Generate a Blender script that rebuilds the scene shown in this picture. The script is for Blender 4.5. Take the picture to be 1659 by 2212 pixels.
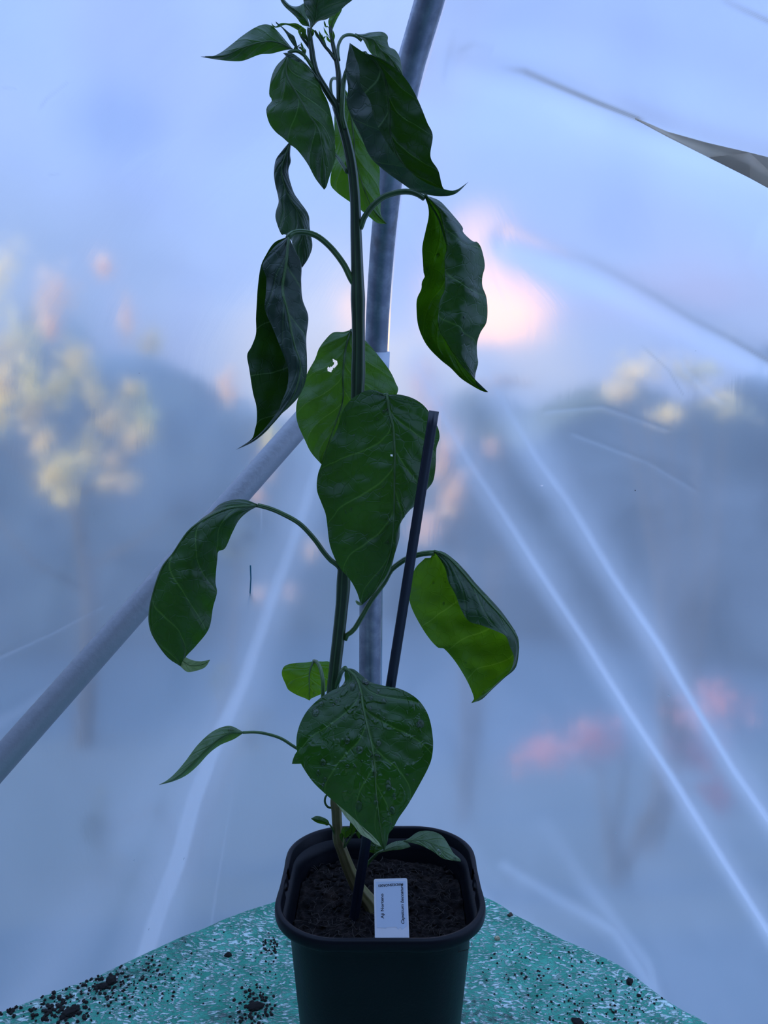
import bpy, bmesh, math, random
import numpy as np
from mathutils import Vector, Matrix, noise

random.seed(7)
for o in list(bpy.data.objects):
    bpy.data.objects.remove(o)
SC = bpy.context.scene
COL = SC.collection

# ------------------------------------------------------------------ camera
F = 1650.0
H = 0.50                      # eye height above the table top (z = 0)
PITCH = math.radians(5.0)
cam_d = bpy.data.cameras.new('camera')
cam_d.sensor_fit = 'VERTICAL'
cam_d.sensor_height = 36.0
cam_d.lens = F / 2212.0 * 36.0
cam_d.clip_start = 0.02
cam_d.clip_end = 200
cam = bpy.data.objects.new('camera', cam_d)
COL.objects.link(cam)
cam.location = (0, 0, H)
cam.rotation_euler = (math.radians(90) - PITCH, 0, 0)
SC.camera = cam
SC.view_settings.view_transform = 'Standard'
SC.view_settings.look = 'None'
SC.view_settings.gamma = 1.0
SC.view_settings.exposure = 0.0
SC.cycles.use_denoising = True
SC.cycles.max_bounces = 14
SC.cycles.transmission_bounces = 10
SC.cycles.transparent_max_bounces = 12
SC.cycles.sample_clamp_indirect = 6.0

CP, SP = math.cos(PITCH), math.sin(PITCH)


def ray(px, py):
    u = (px - 829.5) / F
    v = (1106.0 - py) / F
    return Vector((u, CP + v * SP, v * CP - SP))


def W(px, py, Y):
    """point at forward distance Y seen at the photograph's pixel"""
    d = ray(px, py)
    return Vector((0, 0, H)) + d * (Y / d.y)


def WZ(px, py, z):
    d = ray(px, py)
    return Vector((0, 0, H)) + d * ((z - H) / d.z)


# ------------------------------------------------------------------ node helper
class NT:
    def __init__(self, tree):
        self.t = tree
        self.t.nodes.clear()

    def n(self, typ, **kw):
        nd = self.t.nodes.new(typ)
        ins = kw.pop('ins', {})
        for k, v in kw.items():
            setattr(nd, k, v)
        for k, v in ins.items():
            self.set(nd, k, v)
        return nd

    def set(self, nd, k, v):
        s = nd.inputs[k]
        if hasattr(v, 'is_output') or isinstance(v, bpy.types.NodeSocket):
            self.t.links.new(v, s)
        elif isinstance(v, bpy.types.Node):
            self.t.links.new(v.outputs[0], s)
        else:
            if isinstance(v, tuple) and len(v) == 3 and s.type == 'RGBA':
                v = (*v, 1)
            s.default_value = v

    def math(self, op, a, b=0.0, c=None, clamp=False):
        nd = self.n('ShaderNodeMath', operation=op, use_clamp=clamp)
        self.set(nd, 0, a)
        self.set(nd, 1, b)
        if c is not None:
            self.set(nd, 2, c)
        return nd.outputs[0]

    def vmath(self, op, a, b=None):
        nd = self.n('ShaderNodeVectorMath', operation=op)
        self.set(nd, 0, a)
        if b is not None:
            self.set(nd, 1, b)
        return nd.outputs['Value'] if op in ('DOT_PRODUCT', 'LENGTH') else nd.outputs[0]

    def mix(self, f, a, b, blend='MIX'):
        nd = self.n('ShaderNodeMix', data_type='RGBA', blend_type=blend)
        self.set(nd, 0, f)
        self.set(nd, 6, a)
        self.set(nd, 7, b)
        return nd.outputs[2]

    def mr(self, v, a, b, c=0.0, d=1.0, smooth=True):
        nd = self.n('ShaderNodeMapRange', interpolation_type='SMOOTHSTEP' if smooth else 'LINEAR')
        for i, x in enumerate((v, a, b, c, d)):
            self.set(nd, i, x)
        return nd.outputs[0]

    def noise(self, vec, scale, detail=3.0, rough=0.5, dist=0.0):
        nd = self.n('ShaderNodeTexNoise', ins={'Scale': scale, 'Detail': detail, 'Roughness': rough, 'Distortion': dist})
        if vec is not None:
            self.set(nd, 'Vector', vec)
        return nd.outputs[0]

    def bump(self, h, strength, dist=0.001, normal=None):
        nd = self.n('ShaderNodeBump', ins={'Strength': strength, 'Distance': dist, 'Height': h})
        if normal is not None:
            self.set(nd, 'Normal', normal)
        return nd.outputs[0]


# ------------------------------------------------------------------ world: dusk sky
world = bpy.data.worlds.new('dusk_sky')
SC.world = world
world.use_nodes = True
N = NT(world.node_tree)
dirv = N.n('ShaderNodeTexCoord').outputs['Generated']
sep = N.n('ShaderNodeSeparateXYZ', ins={0: dirv})
dx, dy, dz = sep.outputs
sky = N.mix(N.mr(dz, 0.0, 0.45), (0.46, 0.57, 0.86), (0.37, 0.53, 1.06))
# broad cloud banks
cl = N.noise(dirv, 3.1, 4.0, 0.5, 0.4)
sky = N.mix(N.mr(cl, 0.42, 0.68), sky, (0.44, 0.55, 0.94))
cl2 = N.noise(dirv, 6.0, 3.0, 0.5, 0.6)
sky = N.mix(N.math('MULTIPLY', N.mr(cl2, 0.5, 0.68), 0.55), sky, (0.28, 0.38, 0.76))


def sky_patch(sky, px, py, rx, ry, col, amt, soft=0.2):
    """a cloud in the sky, an ellipse with angular radii rx, ry (degrees)"""
    c = ray(px, py).normalized()
    a = Vector((c.y, -c.x, 0)).normalized()
    b = a.cross(c).normalized()
    wob = N.noise(dirv, 9.0, 3.0)
    ea = N.math('MULTIPLY', N.vmath('DOT_PRODUCT', dirv, tuple(a)), 1.0)
    eb = N.vmath('DOT_PRODUCT', dirv, tuple(b))
    ca = a.dot(c)
    cb = b.dot(c)
    ta = N.math('DIVIDE', N.math('SUBTRACT', ea, ca), math.radians(rx))
    tb = N.math('DIVIDE', N.math('SUBTRACT', eb, cb), math.radians(ry))
    d = N.math('SQRT', N.math('ADD', N.math('MULTIPLY', ta, ta), N.math('MULTIPLY', tb, tb)))
    d = N.math('ADD', d, N.math('MULTIPLY', N.math('SUBTRACT', wob, 0.5), 1.3))
    front = N.math('GREATER_THAN', N.vmath('DOT_PRODUCT', dirv, tuple(c)), 0.0)
    m = N.math('MULTIPLY', N.mr(d, 1.25, soft), front)
    return N.mix(N.math('MULTIPLY', m, amt), sky, col)


sky = sky_patch(sky, 360, 170, 5, 11, (0.34, 0.44, 0.95), 0.6)
sky = sky_patch(sky, 300, 330, 4, 2.5, (0.22, 0.34, 0.78), 0.75)
sky = sky_patch(sky, 900, 760, 14, 6, (0.98, 0.90, 0.85), 0.8)
sky = sky_patch(sky, 1140, 520, 2.0, 4.0, (1.9, 1.15, 0.85), 0.9)
sky = sky_patch(sky, 1165, 645, 4.4, 3.6, (2.3, 1.25, 0.80), 1.0, 0.3)
sky = sky_patch(sky, 865, 730, 1.6, 2.2, (2.0, 1.2, 0.75), 0.9)
sky = sky_patch(sky, 1500, 620, 6, 3, (0.50, 0.48, 0.78), 0.7)
# sky brightened overhead and at both sides, beyond the view, to light the film
sky = N.mix(N.mr(dz, 0.50, 0.92), sky, (1.1, 1.7, 3.1))
sky = N.mix(N.mr(N.math('ABSOLUTE', dx), 0.48, 0.80), sky, (1.05, 1.5, 2.7))
sky = sky_patch(sky, 60, 640, 12, 7, (0.30, 0.42, 0.66), 0.75)
# darker away from the sunset side (behind the camera)
back = N.mr(N.math('ADD', dy, N.math('MULTIPLY', dz, 0.35)), -0.62, -0.12, 0.02, 1.0)
over = N.mr(dz, 0.75, 1.0, 1.0, 0.9)
sky = N.mix(1.0, sky, N.n('ShaderNodeCombineColor', ins={0: back, 1: back, 2: back}).outputs[0], 'MULTIPLY')
gnd = N.mix(N.mr(dz, -0.02, 0.02), (0.10, 0.13, 0.20), sky)
bg = N.n('ShaderNodeBackground', ins={'Color': gnd, 'Strength': N.math('MULTIPLY', over, 1.0)})
N.n('ShaderNodeOutputWorld', ins={0: bg.outputs[0]})


# low sun added to brighten outside leaves, kept off the tunnel by a blocker
sun_d = bpy.data.lights.new('added_sun', 'SUN')
sun_d.energy = 7.0
sun_d.color = (1.0, 0.80, 0.42)
sun_d.angle = math.radians(1.0)
sun = bpy.data.objects.new('added_sun', sun_d)
COL.objects.link(sun)
sun.rotation_euler = Vector((0.98, 0.12, -0.13)).to_track_quat('-Z', 'Y').to_euler()


# ------------------------------------------------------------------ materials
def mat(name):
    m = bpy.data.materials.new(name)
    m.use_nodes = True
    return m, NT(m.node_tree)


def out(N, sh):
    o = N.n('ShaderNodeOutputMaterial')
    N.set(o, 0, sh)


def principled(N, **kw):
    nd = N.n('ShaderNodeBsdfPrincipled')
    for k, v in kw.items():
        N.set(nd, k.replace('_', ' '), v)
    return nd.outputs[0]


def leaf_mat(name, up, under, trans, tfac, rough=0.30, wet=0.0, pale_vein=0.35):
    m, N = mat(name)
    uvn = N.n('ShaderNodeUVMap', uv_map='leaf')
    s = N.n('ShaderNodeSeparateXYZ', ins={0: uvn.outputs[0]})
    u = N.math('SUBTRACT', N.math('MULTIPLY', s.outputs[0], 2.0), 1.0)
    v = s.outputs[1]
    obj = N.n('ShaderNodeTexCoord').outputs['Object']
    au = N.math('ABSOLUTE', u)
    side = N.math('MULTIPLY', N.math('GREATER_THAN', u, 0.0), 0.45)
    wob = N.math('MULTIPLY', N.math('SUBTRACT', N.noise(obj, 35, 2.0), 0.5), 0.05)
    k = N.math('MULTIPLY', N.math('POWER', au, 0.8), 0.34)
    t = N.math('ADD', N.math('MULTIPLY', N.math('ADD', N.math('SUBTRACT', v, k), wob), 4.8), side)
    fr = N.math('ABSOLUTE', N.math('SUBTRACT', N.math('FRACT', t), 0.5))
    live = N.math('GREATER_THAN', N.math('SUBTRACT', v, k), -0.02)
    taper = N.mr(au, 0.0, 0.95, 0.055, 0.018, False)
    vein = N.math('MULTIPLY', N.mr(fr, taper, 0.0), live)
    midw = N.mr(v, 0.0, 1.0, 0.05, 0.012, False)
    midm = N.mr(au, midw, 0.0)
    vmask = N.math('MAXIMUM', vein, midm)
    vor = N.n('ShaderNodeTexVoronoi', feature='DISTANCE_TO_EDGE', ins={'Scale': 130.0, 'Vector': N.vmath('ADD', obj, N.vmath('MULTIPLY', N.n('ShaderNodeTexNoise', ins={'Scale': 60.0, 'Vector': obj}).outputs[1], (0.008, 0.008, 0.008)))})
    fine = N.mr(vor.outputs[0], 0.0, 0.07)
    big = N.noise(obj, 42, 2.0)
    var = N.noise(obj, 18, 3.0)
    upc = N.mix(N.mr(var, 0.35, 0.7), up, tuple(c * 0.62 for c in up))
    upc = N.mix(N.math('MULTIPLY', vmask, pale_vein), upc, (0.16, 0.30, 0.08))
    unc = N.mix(N.math('MULTIPLY', vmask, 0.45), under, (0.20, 0.33, 0.14))
    bf = N.n('ShaderNodeNewGeometry').outputs['Backfacing']
    col = N.mix(bf, upc, unc)
    fk, bk = (0.08, 1.2) if wet else (0.28, 2.2)
    h = N.math('ADD', N.math('MULTIPLY', fine, fk), N.math('MULTIPLY', N.mr(fr, 0.0, 0.16), 0.45 if wet else 0.9))
    h = N.math('ADD', h, N.math('MULTIPLY', big, bk))
    h = N.math('ADD', h, N.math('MULTIPLY', N.mr(au, 0.0, 0.08), 0.9))
    bmp = N.bump(h, 0.6, 0.0009)
    rg = N.math('ADD', N.math('MULTIPLY', bf, 0.14), rough)
    if wet > 0:
        pn = N.noise(obj, 55, 3.0, 0.5, 0.8)
        wm = N.mr(pn, 0.50, 0.54)
        rg = N.math('SUBTRACT', rg, N.math('MULTIPLY', wm, wet * 0.28))
        h2 = N.math('ADD', h, N.math('MULTIPLY', wm, wet * 0.8))
        bmp = N.bump(h2, 0.7, 0.001)
    p = principled(N, Base_Color=col, Roughness=rg, Normal=bmp, Specular_IOR_Level=0.5 if wet else 0.36)
    tc = N.mix(N.math('MULTIPLY', vmask, 0.55), trans, (trans[0] * 2.0, trans[1] * 1.55, trans[2] * 1.5))
    tc = N.mix(N.mr(N.noise(obj, 24, 3.0), 0.35, 0.7, 0.0, 0.5), tc, tuple(c * 0.5 for c in trans))
    tr = N.n('ShaderNodeBsdfTranslucent', ins={'Color': tc, 'Normal': bmp})
    mx = N.n('ShaderNodeMixShader', ins={0: tfac, 1: p, 2: tr.outputs[0]})
    out(N, mx.outputs[0])
    return m


M_leaf = leaf_mat('leaf_mature', (0.014, 0.052, 0.018), (0.020, 0.058, 0.020), (0.070, 0.22, 0.003), 0.36)
M_leafwet = leaf_mat('leaf_wet', (0.014, 0.060, 0.014), (0.060, 0.125, 0.060), (0.075, 0.24, 0.003), 0.34, 0.34, 1.0)
M_leafgrey = leaf_mat('leaf_greyish', (0.040, 0.075, 0.048), (0.010, 0.036, 0.010), (0.030, 0.10, 0.003), 0.26, 0.38)
M_leafyoung = leaf_mat('leaf_young', (0.05, 0.16, 0.02), (0.09, 0.20, 0.06), (0.24, 0.50, 0.005), 0.5, 0.36)
M_leafmid = leaf_mat('leaf_middling', (0.030, 0.10, 0.022), (0.045, 0.12, 0.03), (0.105, 0.27, 0.004), 0.42, 0.30)
M_leaflit = leaf_mat('leaf_backlit', (0.022, 0.048, 0.030), (0.04, 0.12, 0.02), (0.17, 0.38, 0.005), 0.44, 0.32)
M_leafsoft = leaf_mat('leaf_soft', (0.115, 0.19, 0.10), (0.10, 0.22, 0.04), (0.16, 0.36, 0.01), 0.35, 0.36)
M_leafpale = leaf_mat('leaf_pale_underside', (0.34, 0.42, 0.22), (0.34, 0.42, 0.22), (0.2, 0.32, 0.03), 0.3, 0.45)


def stem_mat(name, c1, c2, c3, rough=0.45):
    m, N = mat(name)
    uv = N.n('ShaderNodeUVMap', uv_map='leaf')
    s = N.n('ShaderNodeSeparateXYZ', ins={0: uv.outputs[0]})
    w = N.math('SINE', N.math('MULTIPLY', s.outputs[0], 2 * math.pi * 7))
    st = N.mr(w, 0.5, 1.0)
    nz = N.noise(N.n('ShaderNodeTexCoord').outputs['Object'], 60, 3)
    c = N.mix(N.mr(nz, 0.35, 0.7), c1, c2)
    c = N.mix(N.math('MULTIPLY', st, 0.7), c, c3)
    p = principled(N, Base_Color=c, Roughness=rough, Normal=N.bump(N.math('ADD', w, nz), 0.5, 0.0006))
    out(N, p)
    return m


M_stem = stem_mat('stem_green', (0.012, 0.032, 0.010), (0.020, 0.048, 0.014), (0.07, 0.13, 0.05))
M_wood = stem_mat('stem_woody', (0.10, 0.085, 0.028), (0.14, 0.13, 0.035), (0.19, 0.15, 0.07), 0.6)
M_petiole = stem_mat('petiole', (0.035, 0.09, 0.02), (0.06, 0.14, 0.03), (0.13, 0.24, 0.07), 0.4)


def simple(name, col, rough=0.5, bump=None, **kw):
    m, N = mat(name)
    a = dict(Base_Color=col, Roughness=rough)
    a.update(kw)
    if bump:
        a['Normal'] = N.bump(N.noise(N.n('ShaderNodeTexCoord').outputs['Object'], bump[0], 4), bump[1], 0.001)
    out(N, principled(N, **a))
    return m


def galvanised():
    m, N = mat('galvanised_steel')
    o = N.n('ShaderNodeTexCoord').outputs['Object']
    n1 = N.noise(o, 45, 4, 0.6)
    n2 = N.noise(o, 300, 3, 0.6)
    n3 = N.noise(o, 14, 4, 0.6)
    c = N.mix(N.mr(n1, 0.35, 0.7), (0.20, 0.22, 0.27), (0.34, 0.36, 0.41))
    c = N.mix(N.mr(n3, 0.60, 0.72, 0, 0.55), c, (0.17, 0.15, 0.14))
    p = principled(N, Base_Color=c, Metallic=0.75, Roughness=N.mr(n2, 0.3, 0.7, 0.28, 0.50), Normal=N.bump(n2, 0.25, 0.0004))
    out(N, p)
    return m


M_galv = galvanised()
M_galvb = simple('skylit_weathered_zinc', (0.36, 0.37, 0.40), 0.5, (120, 0.6), Metallic=0.45)  # weathered zinc, lightened for the sky the brace reflects
M_galv2 = simple('sleeve_steel', (0.42, 0.46, 0.52), 0.45, (200, 0.2), Metallic=0.5)
M_pot = simple('black_plastic', (0.004, 0.005, 0.008), 0.40, (500, 0.10), Specular_IOR_Level=0.15)
M_cane = simple('dark_plastic_cane', (0.006, 0.010, 0.022), 0.40, (300, 0.15))
M_tag = simple('white_plastic', (0.80, 0.80, 0.84), 0.35)
M_paper = simple('printed_label', (0.62, 0.70, 0.82), 0.45)
M_ink = simple('black_ink', (0.01, 0.01, 0.02), 0.6)
M_crumb = simple('compost', (0.012, 0.009, 0.008), 0.95, (400, 1.0))
M_fibre = simple('fibre', (0.030, 0.022, 0.018), 0.9)
M_perlite = simple('perlite', (0.62, 0.62, 0.62), 0.8, (300, 0.6))
M_tan = simple('tan_grit', (0.42, 0.36, 0.24), 0.8, (300, 0.8))
M_woodt = simple('table_timber', (0.18, 0.12, 0.07), 0.75, (40, 0.5))


def water():
    m, N = mat('water')
    g = N.n('ShaderNodeBsdfGlass', ins={'IOR': 1.33, 'Roughness': 0.0})
    out(N, g.outputs[0])
    return m


M_water = water()


def soil_mat():
    m, N = mat('potting_soil')
    o = N.n('ShaderNodeTexCoord').outputs['Object']
    n1 = N.noise(o, 140, 5, 0.7)
    n2 = N.noise(o, 30, 3)
    c = N.mix(N.mr(n1, 0.4, 0.75), (0.004, 0.0035, 0.004), (0.030, 0.022, 0.020))
    c = N.mix(N.mr(n2, 0.6, 0.75, 0, 0.5), c, (0.03, 0.02, 0.014))
    out(N, principled(N, Base_Color=c, Roughness=0.95, Specular_IOR_Level=0.15, Normal=N.bump(n1, 1.0, 0.003)))
    return m


M_soil = soil_mat()


def netting_mat():
    m, N = mat('green_shade_netting')
    o = N.n('ShaderNodeTexCoord').outputs['Object']
    dist = N.n('ShaderNodeTexNoise', ins={'Scale': 16.0, 'Vector': o}).outputs[1]
    ob = N.vmath('ADD', o, N.vmath('MULTIPLY', dist, (0.03, 0.03, 0.03)))
    mp = N.n('ShaderNodeMapping', ins={'Vector': ob, 'Rotation': (0, 0, 0.95), 'Scale': (1.0, 2.4, 1.0)})
    n1 = N.noise(mp.outputs[0], 190, 3.0, 0.6)
    wv = N.n('ShaderNodeTexWave', ins={'Scale': 26.0, 'Distortion': 5.0, 'Detail': 2.0, 'Detail Scale': 3.0, 'Vector': ob})
    n2 = N.noise(o, 11, 3)
    dens = N.math('ADD', N.math('MULTIPLY', wv.outputs[1], 0.05), N.math('MULTIPLY', n2, 0.16))
    w = N.math('ADD', n1, N.math('SUBTRACT', dens, 0.09))
    white = N.mr(w, 0.50, 0.61)
    g = N.mix(N.mr(N.noise(o, 40, 3), 0.35, 0.7), (0.03, 0.32, 0.21), (0.09, 0.48, 0.34))
    c = N.mix(N.math('MULTIPLY', white, 0.85), g, (0.74, 0.90, 0.86))
    dirt = N.math('MULTIPLY', N.mr(N.noise(o, 9, 5, 0.65), 0.52, 0.66), N.mr(N.noise(o, 150, 3, 0.6), 0.42, 0.60))
    c = N.mix(N.math('MULTIPLY', dirt, 0.75), c, (0.05, 0.05, 0.055))
    out(N, principled(N, Base_Color=c, Roughness=0.75, Normal=N.bump(N.math('ADD', white, N.math('MULTIPLY', n1, 2.0)), 0.9, 0.0025)))
    return m


M_net = netting_mat()


def film_mat(name, scatter0):
    """translucent polythene sheet: blurred see-through plus scattered light; painted crease highlights
    (attribute 'crease') scatter more, grime and painted wrinkle shade (attribute 'grime') block more"""
    m, N = mat(name)
    o = N.n('ShaderNodeTexCoord').outputs['Object']
    cr = N.n('ShaderNodeAttribute', attribute_name='crease_glint').outputs['Fac']
    gr = N.n('ShaderNodeAttribute', attribute_name='grime_shade').outputs['Fac']
    n1 = N.noise(o, 7.0, 4, 0.55, 0.6)
    n2 = N.noise(o, 70, 5, 0.7)
    speck = N.mr(N.n('ShaderNodeTexVoronoi', ins={'Scale': 30.0, 'Vector': o}).outputs[0], 0.028, 0.018)
    gate = N.math('GREATER_THAN', N.noise(o, 23.0, 1), 0.58)
    speck = N.math('MULTIPLY', speck, gate)
    wr = N.noise(N.n('ShaderNodeMapping', ins={'Vector': o, 'Rotation': (0.5, 0.4, 0.7), 'Scale': (1, 5, 1)}).outputs[0], 6, 4, 0.6, 1.0)
    bmp = N.bump(N.math('ADD', wr, N.math('MULTIPLY', n2, 0.12)), 0.12, 0.008)
    refr = N.n('ShaderNodeBsdfRefraction', distribution='GGX', ins={'Color': (0.93, 0.95, 0.96), 'Roughness': 0.34, 'IOR': 1.09, 'Normal': bmp})
    tcol = N.mix(gr, (0.90, 0.96, 1.0), (0.52, 0.50, 0.46))
    trn = N.n('ShaderNodeBsdfTranslucent', ins={'Color': tcol, 'Normal': bmp})
    dif = N.n('ShaderNodeBsdfDiffuse', ins={'Color': (0.45, 0.45, 0.46)})
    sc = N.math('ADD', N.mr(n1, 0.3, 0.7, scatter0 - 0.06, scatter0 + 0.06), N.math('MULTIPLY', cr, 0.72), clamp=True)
    sc = N.math('ADD', sc, N.math('MULTIPLY', gr, 0.45), clamp=True)
    a = N.n('ShaderNodeMixShader', ins={0: 0.05, 1: trn.outputs[0], 2: dif.outputs[0]})
    b = N.n('ShaderNodeMixShader', ins={0: sc, 1: refr.outputs[0], 2: a.outputs[0]})
    gl = N.n('ShaderNodeBsdfGlossy', ins={'Color': (1, 1, 1), 'Roughness': 0.22, 'Normal': bmp})
    c = N.n('ShaderNodeMixShader', ins={0: 0.04, 1: b.outputs[0], 2: gl.outputs[0]})
    dk = N.n('ShaderNodeBsdfDiffuse', ins={'Color': (0.05, 0.045, 0.05)})
    d = N.n('ShaderNodeMixShader', ins={0: N.math('MULTIPLY', speck, 0.8), 1: c.outputs[0], 2: dk.outputs[0]})
    out(N, d.outputs[0])
    return m


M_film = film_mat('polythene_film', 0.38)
M_fold = film_mat('polythene_double', 0.80)


def foliage_mat(name, c1, c2, tr=0.35):
    m, N = mat(name)
    o = N.n('ShaderNodeTexCoord').outputs['Object']
    c = N.mix(N.mr(N.noise(o, 4.0, 3), 0.35, 0.65), c1, c2)
    p = principled(N, Base_Color=c, Roughness=0.8)
    t = N.n('ShaderNodeBsdfTranslucent', ins={'Color': c})
    out(N, N.n('ShaderNodeMixShader', ins={0: tr, 1: p, 2: t.outputs[0]}).outputs[0])
    return m


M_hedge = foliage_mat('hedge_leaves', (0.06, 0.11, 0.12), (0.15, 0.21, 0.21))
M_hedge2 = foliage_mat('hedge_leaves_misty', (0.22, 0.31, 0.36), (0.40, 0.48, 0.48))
M_cream = foliage_mat('pale_yellow_leaves', (0.95, 0.90, 0.48), (0.98, 0.84, 0.55), 0.6)
M_peach = foliage_mat('peach_leaves', (0.95, 0.70, 0.50), (0.95, 0.78, 0.60), 0.6)
M_pink = foliage_mat('pink_flowers', (0.75, 0.28, 0.32), (0.85, 0.42, 0.42), 0.4)
M_bark = simple('bark', (0.09, 0.08, 0.07), 0.9)
M_ground = simple('pale_ground', (0.10, 0.15, 0.18), 0.95, (8, 0.6))


# ------------------------------------------------------------------ object helpers
def link(name, me, m=None, parent=None, smooth=True):
    o = bpy.data.objects.new(name, me)
    COL.objects.link(o)
    if m is not None:
        me.materials.append(m)
    if parent is not None:
        o.parent = parent
    if smooth:
        for p in me.polygons:
            p.use_smooth = True
    return o


def mesh_from(verts, faces, uvs=None):
    me = bpy.data.meshes.new('mesh')
    me.from_pydata([tuple(v) for v in verts], [], faces)
    if uvs is not None:
        lay = me.uv_layers.new(name='leaf')
        for lp in me.loops:
            lay.data[lp.index].uv = uvs[lp.vertex_index]
    me.update()
    return me


def tag(o, label, cat, group=None, kind=None):
    if label:
        o['label'] = label
    if cat:
        o['category'] = cat
    if group:
        o['group'] = group
    if kind:
        o['kind'] = kind
    return o


def empty(name, loc):
    o = bpy.data.objects.new(name, None)
    COL.objects.link(o)
    o.location = loc
    o.empty_display_size = 0.02
    return o


def catmull(P, n, closed=False):
    """resample a polyline of arrays by arc length after Catmull-Rom smoothing"""
    P = np.array(P, float)
    if len(P) == 2:
        t = np.linspace(0, 1, n)[:, None]
        return P[0] * (1 - t) + P[1] * t
    Q = np.vstack([2 * P[0] - P[1], P, 2 * P[-1] - P[-2]])
    pts = []
    for i in range(1, len(Q) - 2):
        for t in np.linspace(0, 1, 10, endpoint=False):
            a, b, c, d = Q[i - 1], Q[i], Q[i + 1], Q[i + 2]
            pts.append(0.5 * (2 * b + (c - a) * t + (2 * a - 5 * b + 4 * c - d) * t * t + (3 * b - a - 3 * c + d) * t ** 3))
    pts.append(P[-1])
    pts = np.array(pts)
    seg = np.linalg.norm(np.diff(pts[:, :2], axis=0), axis=1) + 1e-9 if pts.shape[1] != 3 else np.linalg.norm(np.diff(pts, axis=0), axis=1) + 1e-9
    s = np.concatenate([[0], np.cumsum(seg)])
    s /= s[-1]
    q = np.linspace(0, 1, n)
    return np.stack([np.interp(q, s, pts[:, k]) for k in range(pts.shape[1])], 1)


def tube_geo(pts, rad, n=12, verts=None, faces=None, uvs=None, cap=True, ridge=0.0, nr=5):
    """pts: list of Vector, rad: float or list; appends to verts/faces"""
    verts = [] if verts is None else verts
    faces = [] if faces is None else faces
    uvs = [] if uvs is None else uvs
    base = len(verts)
    m = len(pts)
    if not hasattr(rad, '__len__'):
        rad = [rad] * m
    t0 = (pts[1] - pts[0]).normalized()
    ref = Vector((0, 1, 0)) if abs(t0.y) < 0.9 else Vector((1, 0, 0))
    nrm = (ref - t0 * ref.dot(t0)).normalized()
    for i, p in enumerate(pts):
        t = (pts[min(i + 1, m - 1)] - pts[max(i - 1, 0)]).normalized()
        nrm = (nrm - t * nrm.dot(t)).normalized()
        b = t.cross(nrm)
        for j in range(n):
            a = 2 * math.pi * j / n
            r = rad[i] * (1 + ridge * math.cos(nr * a))
            verts.append(p + (nrm * math.cos(a) + b * math.sin(a)) * r)
            uvs.append((j / n, i / (m - 1)))
    for i in range(m - 1):
        for j in range(n):
            a, b2 = base + i * n + j, base + i * n + (j + 1) % n
            faces.append((a, b2, b2 + n, a + n))
    if cap:
        faces.append(tuple(base + j for j in reversed(range(n))))
        faces.append(tuple(base + (m - 1) * n + j for j in range(n)))
    return verts, faces, uvs


def tube(name, pts, rad, m, parent=None, n=14, ridge=0.0, nr=5):
    v, f, uv = tube_geo(pts, rad, n, ridge=ridge, nr=nr)
    return link(name, mesh_from(v, f, uv), m, parent)


def path3(crop, pts, Y, n=24):
    """pixel polyline -> world points; Y a number or list of distances along it"""
    ox, oy, s = crop
    if not hasattr(Y, '__len__'):
        Y = [Y] * len(pts)
    if len(Y) != len(pts):
        Y = list(np.interp(np.linspace(0, 1, len(pts)), np.linspace(0, 1, len(Y)), Y))
    A = [(ox + x / s, oy + y / s, yy * 2000.0) for (x, y), yy in zip(pts, Y)]
    A = catmull(A, n)
    return [W(a[0], a[1], a[2] / 2000.0) for a in A]


PX = (0, 0, 1.0)

# ================================================================== SETTING
# the hoop: upright post that bends over towards the camera and to the right
hoop_px = [(799, 1478, .955), (801, 1200, .955), (806, 960, .953), (812, 770, .945), (818, 640, .915), (831, 480, .87), (850, 330, .825), (873, 200, .79), (895, 110, .768), (928, 0, .742)]
hp = [W(x, y, Y) for x, y, Y in hoop_px]
low = [Vector((hp[0].x, hp[0].y, z)) for z in (-0.75, -0.4, 0.0)]
d = (hp[-1] - hp[-3]).normalized()
up_pts = [hp[-1] + d * 0.14 + Vector((0.00, -0.02, -0.004)), hp[-1] + d * 0.32 + Vector((0.01, -0.08, -0.03)), hp[-1] + d * 0.52 + Vector((0.02, -0.2, -0.09)), hp[-1] + d * 0.72 + Vector((0.03, -0.38, -0.20))]
hoop_all = [Vector(v) for v in catmull([tuple(v) for v in low + hp + up_pts], 120)]
DL = Vector((-0.796, -0.605, 0.0)).normalized()
DR = Vector((0.666, -0.746, 0.0)).normalized()
RAD = 0.0138

floor = link('floor', mesh_from([(-30, -30, -0.75), (30, -30, -0.75), (30, 30, -0.75), (-30, 30, -0.75)], [(0, 1, 2, 3)]), M_ground)
tag(floor, None, None, kind='structure')

post = tag(empty('tunnel_hoop', (hp[0].x, hp[0].y, -0.75)), 'galvanised upright tube behind the plant, bending over to the top of the picture', 'pole')
bpy.context.view_layer.update()


def under(o, par):
    o.parent = par
    o.matrix_parent_inverse = Matrix.Translation(par.location).inverted()
    return o


# joint height at pixel y 770: tube above, sleeve and lower post below
zj = hp[3].z
iup = min(i for i, v in enumerate(hoop_all) if v.z >= zj)
under(tube('bent_tube', hoop_all[iup - 3:], RAD, M_galv, n=28), post)
under(tube('upright_post', hoop_all[:iup - 8], RAD, M_galv, n=28), post)
sl = hoop_all[iup - 9:iup + 1]
under(tube('joint_sleeve', sl, RAD * 1.22, M_galv2, n=28), post)

br1, br2 = W(786, 762, .925), W(0, 1647, .705)
dd = (br2 - br1).normalized()
brace = tube('brace_pipe', [br1 + (br2 - br1) * t for t in np.linspace(0, 1.35, 30)], 0.0135, M_galvb, n=28)
tag(brace, 'weathered galvanised pipe running diagonally down to the left edge', 'pipe')


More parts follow.
